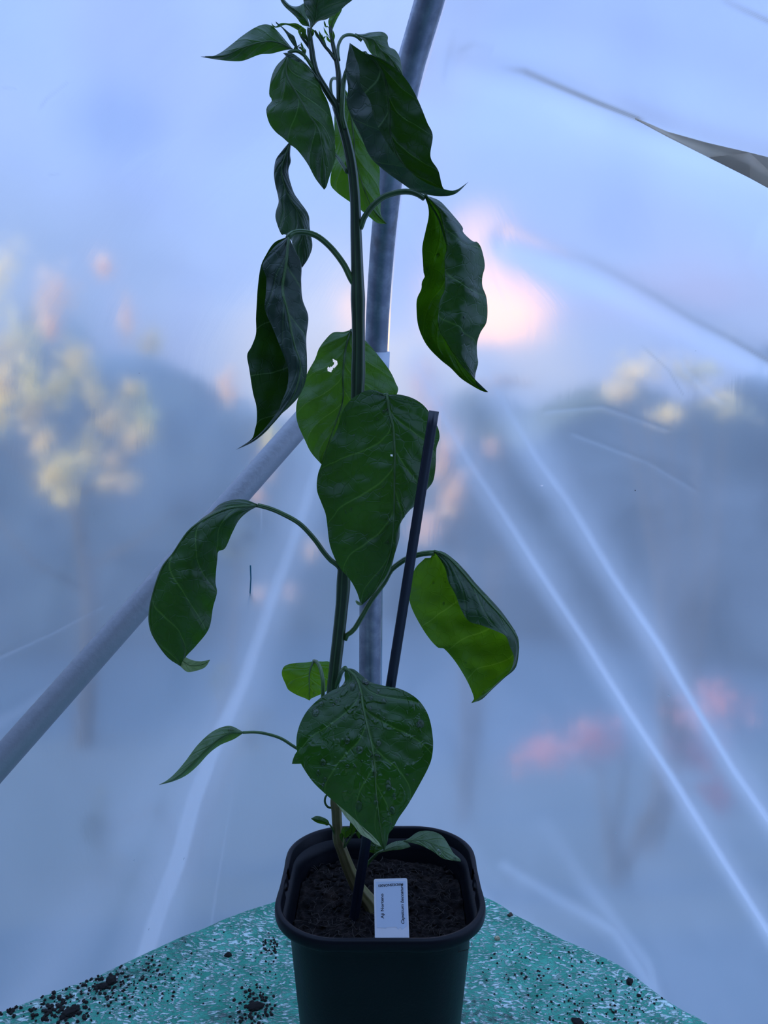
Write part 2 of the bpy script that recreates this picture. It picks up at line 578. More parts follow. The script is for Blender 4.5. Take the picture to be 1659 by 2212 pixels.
# ---------------------------------------------------------------- polythene film
def film(name, direc, outw, smax, lines, grime_shades, folds, gk=1.0, ns=600, nt=900):
    hh = catmull([tuple(v) for v in hoop_all], nt)
    hh = [Vector(v) for v in hh]
    cum = [0.0]
    for a, b in zip(hh[:-1], hh[1:]):
        w_ = 1.0 if (a.z > -0.12 and a.y > 0.66) else 0.18
        cum.append(cum[-1] + (b - a).length * w_)
    qq = np.linspace(0, cum[-1], nt)
    hh = [Vector((np.interp(q, cum, [v.x for v in hh]), np.interp(q, cum, [v.y for v in hh]), np.interp(q, cum, [v.z for v in hh]))) for q in qq]
    out2 = outw.normalized() * 0.032
    pts = []
    for i in range(nt):
        for j in range(ns):
            s = smax * (0.42 * (j / (ns - 1)) + 0.58 * (j / (ns - 1)) ** 4)
            pts.append(hh[i] + out2 + direc * s)
    P = np.array([tuple(p) for p in pts])
    nx = direc.cross((hh[nt // 3 + 6] - hh[nt // 3 - 6])).normalized()
    nrm = np.array(tuple(nx))
    if nrm[1] > 0:
        nrm = -nrm
    # pixel position of every vertex is used only to lay painted glints, wrinkle shade and fold ridges on the sheet
    rel = P - np.array([0, 0, H])
    depth = rel[:, 1] * CP - rel[:, 2] * SP
    depth = np.where(depth < 0.05, 0.05, depth)
    ux = rel[:, 0] / depth * F + 829.5
    uy = 1106 - (rel[:, 1] * SP + rel[:, 2] * CP) / depth * F
    valid = (rel[:, 1] > 0.15)

    def segd(poly):
        best = np.full(len(P), 1e9)
        tt = np.zeros(len(P))
        sg = np.zeros(len(P))
        L = [math.dist(poly[k], poly[k + 1]) for k in range(len(poly) - 1)]
        tot = sum(L)
        acc = 0
        for k in range(len(poly) - 1):
            a, b = np.array(poly[k]), np.array(poly[k + 1])
            ab = b - a
            t = ((ux - a[0]) * ab[0] + (uy - a[1]) * ab[1]) / (ab @ ab)
            tc = np.clip(t, 0, 1)
            qx, qy = ux - (a[0] + ab[0] * tc), uy - (a[1] + ab[1] * tc)
            dd_ = np.hypot(qx, qy)
            side = np.sign(ab[0] * qy - ab[1] * qx)
            m = dd_ < best
            best = np.where(m, dd_, best)
            sg = np.where(m, side, sg)
            tt = np.where(m, (acc + tc * L[k]) / tot, tt)
            acc += L[k]
        return best * np.where(sg == 0, 1, sg), tt

    crease_glint = np.zeros(len(P))
    grime_shade = np.zeros(len(P))
    disp = np.zeros(len(P))
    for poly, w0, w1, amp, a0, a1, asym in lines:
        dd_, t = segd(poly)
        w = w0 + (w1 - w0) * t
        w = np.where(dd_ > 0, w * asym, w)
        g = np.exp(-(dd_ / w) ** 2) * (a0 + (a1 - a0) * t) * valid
        crease_glint = np.maximum(crease_glint, g)  # sky highlights along the creases, painted as whiter film
        disp += np.exp(-(dd_ / (w * 1.8)) ** 2) * amp * 0.22 * valid
    for poly, w0, w1, a0, a1 in grime_shades:
        dd_, t = segd(poly)
        w = w0 + (w1 - w0) * t
        grime_shade = np.maximum(grime_shade, np.exp(-(dd_ / w) ** 2) * (a0 + (a1 - a0) * t) * gk * valid * np.clip(t / 0.2, 0, 1) * np.clip((1 - t) / 0.06, 0, 1))  # wrinkle shade and marks painted as darker film
    for poly, w, amp in folds:
        dd_, t = segd(poly)
        disp += np.exp(-(dd_ / (w * 1.5)) ** 2) * amp * 0.5 * valid
    P = P + nrm[None, :] * disp[:, None]
    faces = []
    for i in range(nt - 1):
        for j in range(ns - 1):
            a = i * ns + j
            faces.append((a, a + 1, a + ns + 1, a + ns))
    me = mesh_from(P, faces)
    for nm, arr in (('crease_glint', crease_glint), ('grime_shade', grime_shade)):
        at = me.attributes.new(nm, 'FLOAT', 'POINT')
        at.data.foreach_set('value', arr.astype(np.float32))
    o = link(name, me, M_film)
    tag(o, None, None, kind='structure')
    return o


outL = -(DR)          # outwards from the left sheet
outL = Vector((-DR.x, -DR.y, 0))
outR = Vector((-DL.x, -DL.y, 0))
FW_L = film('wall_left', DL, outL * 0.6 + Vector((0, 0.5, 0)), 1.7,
     # poly, width start/end (px), ridge height (m), strength start/end, asymmetry
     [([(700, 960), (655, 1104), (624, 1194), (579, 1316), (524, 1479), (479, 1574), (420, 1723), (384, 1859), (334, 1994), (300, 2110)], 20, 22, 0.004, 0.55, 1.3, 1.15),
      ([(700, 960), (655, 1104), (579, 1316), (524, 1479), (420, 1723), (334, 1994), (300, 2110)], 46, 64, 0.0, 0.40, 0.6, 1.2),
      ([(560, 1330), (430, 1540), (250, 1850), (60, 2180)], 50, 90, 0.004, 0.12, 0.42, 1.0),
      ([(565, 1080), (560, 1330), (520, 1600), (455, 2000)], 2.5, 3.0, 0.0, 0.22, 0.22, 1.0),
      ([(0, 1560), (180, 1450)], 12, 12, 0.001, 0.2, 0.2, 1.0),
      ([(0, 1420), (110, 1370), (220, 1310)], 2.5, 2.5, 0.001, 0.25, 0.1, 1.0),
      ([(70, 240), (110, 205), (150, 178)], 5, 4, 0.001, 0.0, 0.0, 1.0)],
     [([(78, 245), (100, 215), (148, 178)], 5, 3, 0.5, 0.35),
      ([(0, 190), (35, 193)], 4, 3, 0.4, 0.3), ([(100, 380), (128, 378)], 3, 3, 0.3, 0.2)],
     [([(700, 300), (400, 700), (100, 1100)], 160, 0.006), ([(300, 0), (100, 500)], 140, 0.006)])
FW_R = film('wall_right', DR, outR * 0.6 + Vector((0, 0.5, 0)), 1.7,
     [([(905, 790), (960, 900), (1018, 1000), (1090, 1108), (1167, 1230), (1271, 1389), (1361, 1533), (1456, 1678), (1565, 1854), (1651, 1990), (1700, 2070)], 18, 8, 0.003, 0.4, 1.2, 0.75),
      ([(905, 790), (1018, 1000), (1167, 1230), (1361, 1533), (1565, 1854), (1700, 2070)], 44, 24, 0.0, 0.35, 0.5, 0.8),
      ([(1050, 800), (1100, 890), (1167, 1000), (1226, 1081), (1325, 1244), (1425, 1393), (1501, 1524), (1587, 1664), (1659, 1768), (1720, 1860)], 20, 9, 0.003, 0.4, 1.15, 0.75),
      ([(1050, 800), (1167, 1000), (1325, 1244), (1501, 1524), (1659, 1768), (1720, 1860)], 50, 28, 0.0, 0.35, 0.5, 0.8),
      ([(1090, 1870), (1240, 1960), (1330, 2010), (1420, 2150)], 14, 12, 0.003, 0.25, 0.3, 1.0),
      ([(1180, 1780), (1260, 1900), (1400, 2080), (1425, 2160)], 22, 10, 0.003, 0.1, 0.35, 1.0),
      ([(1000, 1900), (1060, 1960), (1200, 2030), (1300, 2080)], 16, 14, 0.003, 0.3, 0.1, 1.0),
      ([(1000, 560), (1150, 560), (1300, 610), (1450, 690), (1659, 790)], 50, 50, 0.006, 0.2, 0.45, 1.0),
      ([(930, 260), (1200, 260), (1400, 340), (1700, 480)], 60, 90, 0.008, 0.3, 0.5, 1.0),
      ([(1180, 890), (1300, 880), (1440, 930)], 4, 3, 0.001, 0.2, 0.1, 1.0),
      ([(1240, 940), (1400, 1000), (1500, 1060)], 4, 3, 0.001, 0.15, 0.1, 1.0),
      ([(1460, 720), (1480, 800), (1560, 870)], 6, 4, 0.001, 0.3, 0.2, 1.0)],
     [([(990, 118), (1030, 98), (1075, 112)], 9, 14, 0.22, 0.15),
      ([(960, 190), (975, 120), (990, 60)], 9, 12, 0.25, 0.08),
      ([(1075, 148), (1140, 158), (1200, 185), (1300, 227), (1405, 268)], 12, 5, 0.45, 0.85),
      ([(1195, 188), (1225, 190), (1300, 226), (1400, 266)], 5, 5, 0.4, 0.5),
      ([(1175, 540), (1270, 560), (1330, 590), (1420, 640), (1500, 690), (1590, 735), (1700, 795)], 12, 7, 0.10, 0.35),
      ([(1560, 720), (1700, 800)], 6, 6, 0.3, 0.5),
      ([(1540, -10), (1600, 18), (1680, 55)], 12, 8, 0.3, 0.6),
      ([(1490, -10), (1660, 120)], 70, 70, 0.06, 0.06),
      ([(1370, 425), (1500, 470), (1640, 520)], 50, 60, 0.05, 0.10),
      ([(1380, 740), (1445, 800), (1480, 860)], 3, 3, 0.3, 0.35)],
     [([(1000, 150), (1200, 200), (1400, 280), (1659, 360)], 26, 0.010),
      ([(1000, 60), (1300, 100), (1659, 220)], 50, 0.008),
      ([(1100, 520), (1300, 600), (1659, 780)], 22, 0.008),
      ([(950, 1000), (1250, 1400), (1600, 2000)], 80, 0.006)], gk=1.7)

# a fold of doubled sheet hanging open on the right (its shaded inside face shows grey)
fold = []
ff = []
A = [(1372, 255, .640), (1440, 285, .612), (1530, 310, .580), (1620, 330, .552), (1760, 366, .515)]
B = [(1372, 258, .636), (1440, 295, .606), (1530, 340, .570), (1620, 385, .540), (1760, 462, .500)]


def film_y(px, py, right=True):
    """distance at which the pixel ray meets the right sheet (search along the surface)"""
    dr = ray(px, py)
    best = None
    for h in hoop_all:
        z = h.z
        if abs(dr.z) < 1e-6:
            continue
        # line h + DR*s + out, solve x/y
        o0 = h + ((outR if right else outL) * 0.6 + Vector((0, 0.5, 0))).normalized() * 0.032
        t = (z - H) / dr.z
        if t <= 0:
            continue
        p = Vector((0, 0, H)) + dr * t
        det = p - o0
        perp = Vector((-DR.y, DR.x, 0)) if right else Vector((-DL.y, DL.x, 0))
        e = abs(det.dot(perp))
        if best is None or e < best[0]:
            best = (e, p.y)
    return best[1]


for k in range(len(A)):
    for q, (row, off) in enumerate(((A, 0.045), (B, 0.055))):
        x, y, _ = row[k]
        fold.append(W(x, y, film_y(x, y) - off * (0.3 + 0.7 * min(1, k / 2))))
for k in range(len(A) - 1):
    a = k * 2
    ff.append((a, a + 1, a + 3, a + 2))


def fold_mat():
    m, N = mat('polythene_fold_inside')
    o = N.n('ShaderNodeTexCoord').outputs['Object']
    c = N.mix(N.mr(N.noise(o, 25, 4), 0.35, 0.7), (0.78, 0.70, 0.60), (0.86, 0.77, 0.66))
    t = N.n('ShaderNodeBsdfTranslucent', ins={'Color': c})
    dd = N.n('ShaderNodeBsdfDiffuse', ins={'Color': c})
    out(N, N.n('ShaderNodeMixShader', ins={0: 0.35, 1: t.outputs[0], 2: dd.outputs[0]}).outputs[0])
    return m


fo = link('trim_1', mesh_from(fold, ff), fold_mat())
tag(fo, None, None, kind='structure')
sm = fo.modifiers.new('s', 'SOLIDIFY')
sm.thickness = 0.0006

# ================================================================== OUTSIDE (seen blurred through the film)
rg = random.Random(11)


def leaf_cloud(centres, per, size, rr, stretch=None):
    v, f = [], []
    for ci, c in enumerate(centres):
        st = stretch[ci] if stretch else (1, 1, 1, 0)
        for _ in range(per):
            q = Vector((rg.gauss(0, .48), rg.gauss(0, .48), rg.gauss(0, .48)))
            q.x += 0.45 * noise.noise(Vector((ci * 3.3, q.z * 1.6, 1)))
            lx, lz = q.x * st[0] * rr, q.z * st[2] * rr
            ca, sa = math.cos(st[3]), math.sin(st[3])
            p = Vector((c[0] + lx * ca - lz * sa, c[1] + q.y * st[1] * rr, c[2] + lx * sa + lz * ca))
            a = Vector((rg.gauss(0, 1), rg.gauss(0, 1), rg.gauss(0, 1))).normalized()
            b = a.orthogonal().normalized()
            if abs(a.y) < 0.3:
                pass
            s = size * rg.uniform(0.6, 1.3)
            cc = a.cross(b)
            i = len(v)
            v += [p - b * s, p + cc * s * 0.45 + a * s * 0.1, p + b * s, p - cc * s * 0.45 + a * s * 0.1]
            f.append((i, i + 1, i + 2, i + 3))
    return mesh_from(v, f)


# unseen slab added on the left to keep the low sun off the tunnel
bm = bmesh.new()
bmesh.ops.create_cube(bm, size=1, matrix=Matrix.Translation((-2.9, -0.3, 0.75)) @ Matrix.Diagonal((0.3, 3.6, 3.0, 1)))
me = bpy.data.meshes.new('sun_blocker')
bm.to_mesh(me)
bm.free()
tag(link('sun_blocker', me, M_bark, smooth=False), None, None, kind='structure')

# hedge: a lumpy wall of leaves with a solid dark core
def hedge(name, p0, p1, height, thick, label, seed, m=M_hedge, endh=1.0):
    r = random.Random(seed)
    root = tag(empty(name, ((p0[0] + p1[0]) / 2, (p0[1] + p1[1]) / 2, -0.75)), label, 'hedge')
    v, f = [], []
    nu, nv = 60, 24
    ax = Vector((p1[0] - p0[0], p1[1] - p0[1], 0))
    nn = Vector((-ax.y, ax.x, 0)).normalized()
    for i in range(nu):
        for j in range(nv):
            a = math.pi * j / (nv - 1)
            t = i / (nu - 1)
            hgt = height * (1 + (endh - 1) * t) * (0.95 + 0.25 * noise.noise(Vector((t * 9, seed, 0))))
            p = Vector((p0[0], p0[1], -0.75)) + ax * t
            q = p + nn * math.cos(a) * thick / 2 + Vector((0, 0, math.sin(a) ** 0.5 * hgt))
            q += Vector((noise.noise(q * 3), noise.noise(q * 3 + Vector((5, 0, 0))), noise.noise(q * 3 + Vector((0, 9, 0))))) * 0.15
            v.append(q)
    for i in range(nu - 1):
        for j in range(nv - 1):
            a = i * nv + j
            f.append((a, a + 1, a + nv + 1, a + nv))
    under(link('foliage', mesh_from(v, f), m), root)
    return root


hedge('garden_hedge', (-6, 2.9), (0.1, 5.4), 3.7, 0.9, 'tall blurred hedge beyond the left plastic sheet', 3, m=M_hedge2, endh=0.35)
hedge('garden_hedge', (0.7, 6.2), (6.5, 1.9), 1.45, 0.9, 'blurred hedge beyond the right plastic sheet', 5, endh=1.9)

# autumn tree behind the left sheet: dark limbs, pale yellow leaf clusters
tree = tag(empty('autumn_tree', (-1.1, 2.9, -0.75)), 'tree with pale yellow leaf clusters and dark limbs, blurred by left sheet', 'tree')
tv, tf, tu = [], [], []
tube_geo([Vector((-1.1, 2.9, -0.75)), Vector((-1.06, 2.9, -0.1)), Vector((-1.1, 2.88, 0.25)), Vector((-1.05, 2.9, 0.6))], [0.035, 0.03, 0.02, 0.01], 10, tv, tf, tu)
under(link('trunk', mesh_from(tv, tf, tu), M_bark), tree)
for ax_, az_, lx, lz in ((-1.08, -.1, -.4, .35), (-1.08, .0, .45, .3), (-1.09, .2, -.3, .3), (-1.08, .3, .3, .25)):
    pp = [Vector((ax_, 2.9, az_)), Vector((ax_ + lx * .5, 2.87, az_ + lz * .35)), Vector((ax_ + lx, 2.9, az_ + lz))]
    v_, f_, u_ = tube_geo(pp, [0.014, 0.010, 0.005], 8)
    under(link('branch', mesh_from(v_, f_, u_), M_bark), tree)
spots = [  # px, py, width px, height px, tilt (deg)
    (60, 750, 60, 45, 25), (20, 830, 30, 45, 30), (200, 780, 30, 28, 0), (100, 850, 24, 60, 5), (160, 840, 22, 34, -20),
    (330, 840, 22, 14, 0), (285, 910, 22, 38, -25), (355, 915, 24, 42, 10), (328, 955, 20, 26, 0), (230, 970, 16, 45, 12),
    (180, 1010, 44, 36, 35), (125, 960, 14, 26, -30), (275, 1050, 18, 18, 0), (320, 1050, 20, 16, 0), (285, 1000, 12, 20, 0),
    (175, 1080, 16, 18, 0), (10, 900, 14, 34, 0), (370, 750, 18, 14, 0), (150, 1040, 22, 30, 40), (20, 620, 40, 60, -20),
    (90, 900, 18, 30, 0), (240, 850, 14, 30, 15), (640, 950, 10, 22, 0)]
cen, stt = [], []
for px, py, w, h, tl in spots:
    p = W(px, py, 2.75)
    k = 2.75 / F
    cen.append(tuple(p))
    stt.append((w * k * 1.15, 0.06, h * k * 1.15, math.radians(tl)))
under(link('leaf_clusters', leaf_cloud(cen, 150, 0.020, 1.0, stt), M_cream, smooth=False), tree)
tree.children[-1]['kind'] = 'stuff'
spots2 = [(260, 610, 20, 26, 0), (312, 710, 9, 36, 0), (150, 660, 40, 40, 30), (140, 720, 14, 18, 0), (615, 1300, 14, 14, 0), (686, 1298, 12, 12, 0),
          (456, 1370, 9, 14, 0), (612, 1080, 9, 14, 0), (634, 1010, 8, 26, 0), (735, 1200, 9, 14, 0), (545, 840, 18, 40, 0)]
cen, stt = [], []
for px, py, w, h, tl in spots2:
    p = W(px, py, 2.70)
    k = 2.70 / F
    cen.append(tuple(p))
    stt.append((w * k, 0.05, h * k, math.radians(tl)))
under(link('peach_leaf_clusters', leaf_cloud(cen, 80, 0.020, 1.0, stt), M_peach, smooth=False), tree)
tree.children[-1]['kind'] = 'stuff'

# shrub with warm leaves and another with pink flowers behind the right sheet
def shrub(name, label, cat, spots, Y, m, per, size, basepx):
    b = W(basepx[0], basepx[1], Y)
    root = tag(empty(name, (b.x, b.y, -0.75)), label, cat)
    cen, stt = [], []
    k = Y / F
    for px, py, w, h, tl in spots:
        p = W(px, py, Y)
        cen.append(tuple(p))
        stt.append((w * k, 0.06, h * k, math.radians(tl)))
    lo = under(link('leaf_clusters', leaf_cloud(cen, per, size, 1.0, stt), m, smooth=False), root)
    lo['kind'] = 'stuff'
    for c in cen[:6]:
        a = Vector((b.x, b.y, -0.75))
        mid = (a + Vector(c)) / 2 + Vector((0.05, 0, 0.15))
        v_, f_, u_ = tube_geo([a, mid, Vector(c)], [0.014, 0.009, 0.004], 6)
        under(link('branch', mesh_from(v_, f_, u_), M_bark), root)
    return root


shrub('autumn_shrub', 'warm peach-leaved bush seen blurred through the right sheet', 'bush',
      [(1160, 830, 40, 8, 0), (1040, 980, 9, 50, -15), (1020, 900, 9, 30, 0), (1130, 970, 9, 16, -30), (1000, 820, 12, 40, 0), (1060, 1060, 12, 40, -20), (1010, 1130, 20, 30, 0)], 2.6, M_peach, 160, 0.022, (1100, 1400))
shrub('yellow_shrub', 'pale straw-coloured bush behind the far right of the sheet', 'bush',
      [(1440, 800, 50, 40, 30), (1560, 800, 50, 50, 0), (1620, 880, 50, 40, 0), (1400, 850, 30, 14, 0), (1500, 900, 20, 20, 0)], 2.4, M_cream, 70, 0.02, (1500, 1500))
shrub('flowering_shrub', 'pink-flowered bush blurred behind the lower right sheet', 'bush',
      [(1260, 1590, 80, 40, 10), (1590, 1500, 70, 55, 0), (1560, 1600, 60, 40, 0), (1360, 1560, 50, 30, 0), (1600, 1680, 30, 30, 0)], 2.2, M_pink, 90, 0.02, (1400, 1900))
shrub('leafy_shrub', 'green bush blurred behind the lower left sheet', 'bush',
      [(560, 1170, 40, 60, 0), (590, 1600, 40, 60, 0), (250, 1850, 40, 90, 0), (540, 1500, 40, 40, 0)], 2.0, M_hedge, 110, 0.02, (450, 1900))

# ================================================================== TABLE AND CLOTH
edge_px = [(0, 2186), (100, 2147), (191, 2115), (270, 2079), (346, 2043), (438, 2005), (500, 1978), (587, 1948)]
edge_r = [(1054, 1939), (1110, 1973), (1203, 2021), (1262, 2048), (1328, 2078), (1375, 2110), (1426, 2150), (1490, 2190), (1560, 2232)]
L = [WZ(x, y, 0.0) for x, y in edge_px]
R = [WZ(x, y, 0.0) for x, y in edge_r]
dirL = (L[0] - L[3]).normalized()
dirR = (R[-1] - R[-4]).normalized()
apex = [Vector((-0.055, 0.845, 0)), Vector((0.0, 0.872, 0)), Vector((0.055, 0.857, 0))]
farL = L[0] + dirL * 0.35
farR = R[-1] + dirR * 0.30
loop = [farL] + L + apex + R + [farR, farR + Vector((-0.30, -0.22, 0)), Vector((0, -0.02, 0)) + Vector((0, 0.06, 0)), farL + Vector((0.30, -0.20, 0))]
lp = [(p.x, p.y, 0.0) for p in loop]
lp.append(lp[0])
ring = catmull(lp, 361)[:-1]
cx, cy = 0.0, 0.45
nr_ = len(ring)
prof = [(1.004, -0.16), (1.006, -0.10), (1.008, -0.05), (1.010, -0.022), (1.006, -0.008), (1.0, -0.002), (0.99, 0.0)]
inn = [0.98, .965, .95, .93, .91, .885, .86, .83, .8, .77, .74, .7, .66, .62, .58, .54, .5, .45, .4, .34, .28, .2, .1]
cv, cf = [], []
for sc_, z in prof + [(s, 0.0) for s in inn]:
    for k in range(nr_):
        x = cx + (ring[k][0] - cx) * sc_
        y = cy + (ring[k][1] - cy) * sc_
        w = Vector((x * 9, y * 9, 3))
        dz_ = 0.0022 * noise.noise(w) + 0.0012 * noise.noise(w * 4)
        if z < -0.01:
            ang = k / nr_ * 60
            x += 0.004 * math.sin(ang * 2) * (-z * 8)
            y += 0.004 * math.cos(ang * 3) * (-z * 8)
        else:
            dz_ = abs(dz_)
        cv.append((x, y, z + dz_ - 0.001))
rows = len(prof) + len(inn)
for i in range(rows - 1):
    for k in range(nr_):
        a, b = i * nr_ + k, i * nr_ + (k + 1) % nr_
        cf.append((a, b, b + nr_, a + nr_))
cf.append(tuple((rows - 1) * nr_ + k for k in range(nr_)))
cloth = link('shade_netting', mesh_from(cv, cf), M_net)
tag(cloth, 'green and white woven netting spread over the table under the pot', 'cloth')
sd = cloth.modifiers.new('s', 'SOLIDIFY')
sd.thickness = 0.0015
sd.offset = -1

tbl = tag(empty('potting_table', (0, 0.45, -0.75)), 'table corner hidden beneath the green netting and the pot', 'table')
tv = []
for z in (-0.036, -0.006):
    for k in range(0, nr_, 3):
        tv.append((cx + (ring[k][0] - cx) * 0.985, cy + (ring[k][1] - cy) * 0.985, z))
nn = len(range(0, nr_, 3))
tfc = [tuple(reversed(range(nn))), tuple(range(nn, 2 * nn))] + [(k, (k + 1) % nn, nn + (k + 1) % nn, nn + k) for k in range(nn)]
under(link('tabletop', mesh_from(tv, tfc), M_woodt, smooth=False), tbl)
for lx, ly in ((-0.42, 0.40), (0.28, 0.42), (0.0, 0.76), (-0.05, 0.16)):
    bm = bmesh.new()
    bmesh.ops.create_cube(bm, size=1, matrix=Matrix.Translation((lx, ly, -0.393)) @ Matrix.Diagonal((0.045, 0.045, 0.714, 1)))
    me = bpy.data.meshes.new('leg')
    bm.to_mesh(me)
    bm.free()
    under(link('leg', me, M_woodt, smooth=False), tbl)


# crumbs on the cloth
def lump_mesh(seed, sub=2, rough=0.45):
    bm = bmesh.new()
    bmesh.ops.create_icosphere(bm, subdivisions=sub, radius=1.0)
    for v in bm.verts:
        k = 1 + rough * noise.noise(v.co * 1.7 + Vector((seed * 3.1, 0, 0))) + rough * 0.6 * noise.noise(v.co * 4 + Vector((seed, 3, 0)))
        v.co *= k
        v.co.z *= 0.7
    me = bpy.data.meshes.new('lump')
    bm.to_mesh(me)
    bm.free()
    return me


def scatter(name, regions, sz, m, label, cat, seed, rough=1.0, white=False):
    r = random.Random(seed)
    lumps = [lump_mesh(seed + i, 1, rough) for i in range(4)]
    v, f = [], []
    for (px, py, sx, sy, n, lo, hi) in regions:
        for _ in range(n):
            x, y = r.gauss(px, sx), r.gauss(py, sy)
            p = WZ(x, y, 0.0)
            # keep inside the cloth
            ok = True
            if x < 600:
                ok = y > np.interp(x, [e[0] for e in edge_px], [e[1] for e in edge_px]) + 5
            elif x > 1040:
                ok = y > np.interp(x, [e[0] for e in edge_r], [e[1] for e in edge_r]) + 5
            else:
                ok = False
            if not ok:
                continue
            s = r.uniform(lo, hi) ** 1.0
            me = r.choice(lumps)
            i0 = len(v)
            rot = Matrix.Rotation(r.uniform(0, 6.28), 3, 'Z')
            for q in me.vertices:
                c = rot @ q.co * s
                v.append((p.x + c.x, p.y + c.y, c.z + s * 0.45 + 0.001))
            for pl in me.polygons:
                f.append(tuple(i0 + k for k in pl.vertices))
    o = link(name, mesh_from(v, f), m)
    tag(o, label, cat, kind='stuff')
    return o


scatter('compost_crumbs', [(240, 2120, 60, 28, 240, .0004, .0017), (300, 2100, 90, 30, 120, .0003, .0012), (120, 2185, 45, 16, 150, .0005, .0022),
                           (550, 2180, 22, 20, 130, .0005, .0018), (590, 2050, 14, 14, 60, .0004, .0014), (430, 2120, 130, 50, 140, .0003, .0010),
                           (1180, 2110, 70, 30, 90, .0003, .0014), (1250, 2180, 90, 30, 130, .0003, .0013), (1110, 2050, 50, 30, 50, .0003, .0010), (1400, 2170, 60, 30, 40, .0003, .0010)],
        0, M_crumb, 'loose dark compost crumbs strewn over the green netting', 'compost', 21)
scatter('perlite_grains', [(250, 2150, 90, 30, 60, .0004, .0011), (480, 2080, 70, 40, 40, .0004, .0009), (560, 2160, 40, 30, 14, .0004, .0010), (1250, 2120, 90, 50, 26, .0003, .0008)],
        0, M_perlite, 'tiny white perlite grains among the crumbs on the netting', 'perlite', 41)


def lump(name, px, py, r, sc, m, label, cat, seed, group=None):
    me = lump_mesh(seed, 3, 0.35)
    o = link(name, me, m)
    p = WZ(px, py, 0.0)
    o.location = (p.x, p.y, r * 0.55 * sc[2])
    o.scale = (r * sc[0], r * sc[1], r * sc[2])
    o.rotation_euler = (0, 0, seed)
    tag(o, label, cat, group)
    return o


lump('compost_lump', 493, 2068, .0036, (1, 1, .9), M_crumb, 'round black compost lump on the netting left of the pot', 'compost lump', 1)
lump('compost_lump', 240, 2122, .0052, (1.2, .9, .8), M_crumb, 'large dark compost clod near the left cloth edge', 'compost lump', 2)
lump('compost_lump', 222, 2134, .0046, (1.3, .8, .7), M_crumb, 'flat compost clod just below the largest clod', 'compost lump', 3)
lump('compost_lump', 150, 2192, .0062, (1.4, .8, .6), M_crumb, 'wide compost clod at the bottom left of the cloth', 'compost lump', 4)
lump('compost_lump', 550, 2178, .0058, (0.9, 1.2, .6), M_crumb, 'crumbly compost clod close beside the pot, bottom left', 'compost lump', 5)
lump('compost_lump', 1360, 2124, .0036, (0.8, 1.3, .9), M_crumb, 'oval brown-black lump near the right cloth edge', 'compost lump', 6)
lump('bark_piece', 1102, 1979, .0028, (1.2, .8, .9), simple('brown_bark_bit', (0.06, 0.045, 0.03), 0.9), 'small brown bark piece on the cloth edge right of pot', 'bark piece', 7)
lump('compost_lump', 1380, 2153, .0020, (1, 1, .9), M_crumb, 'small black lump just below the oval one on the right', 'compost lump', 8)
lump('compost_lump', 1248, 2210, .0040, (1.2, 1, .6), M_crumb, 'black compost clod at the bottom edge right of the pot', 'compost lump', 9)
# tan square fragment with a small dark dot
gp = WZ(1074, 2031, 0.0)
bm = bmesh.new()
bmesh.ops.create_cube(bm, size=1, matrix=Matrix.Diagonal((0.0050, 0.0045, 0.0034, 1)))
bmesh.ops.bevel(bm, geom=list(bm.edges), offset=0.0008, segments=2, affect='EDGES')
me = bpy.data.meshes.new('bit')
bm.to_mesh(me)
bm.free()
bit = link('tan_fragment', me, M_tan, smooth=False)
bit.location = (gp.x, gp.y, 0.0022)
bit.rotation_euler = (0, 0, 0.3)
tag(bit, 'small square tan fragment on the netting right of the pot', 'fragment')

# ================================================================== POT
RIMZ = 0.175
PW = 0.0775                       # half width of the rim
PC = Vector((0.0, 0.553, 0.0))
pc_front = WZ(821, 2033, RIMZ)
pc_back = WZ(826, 1782, RIMZ)
PC.y = (pc_front.y + pc_back.y) / 2
PW = (pc_back.y - pc_front.y) / 2
wl, wr = WZ(584, 1985, RIMZ), WZ(1058, 1985, RIMZ)
PC.x = (wl.x + wr.x) / 2
PWX = (wr.x - wl.x) / 2


def rsq(hx, hy, r, n=160):
    """rounded rectangle outline, n points, starting at +x side centre"""
    pts = []
    r = min(r, hx * 0.98, hy * 0.98)
    segs = [((hx, 0), (hx, hy - r))]
    P = []
    cn = [(hx - r, hy - r, 0), (-hx + r, hy - r, 90), (-hx + r, -hy + r, 180), (hx - r, -hy + r, 270)]
    dense = [(hx, 0.0)]
    for cx_, cy_, a0 in cn:
        for k in range(17):
            a = math.radians(a0 + 90 * k / 16)
            dense.append((cx_ + r * math.cos(a), cy_ + r * math.sin(a)))
    dense.append((hx, 0.0))
    dense = np.array(dense)
    seg = np.linalg.norm(np.diff(dense, axis=0), axis=1)
    s = np.concatenate([[0], np.cumsum(seg)])
    q = np.linspace(0, s[-1], n, endpoint=False)
    return np.stack([np.interp(q, s, dense[:, 0]), np.interp(q, s, dense[:, 1])], 1)


NP = 200
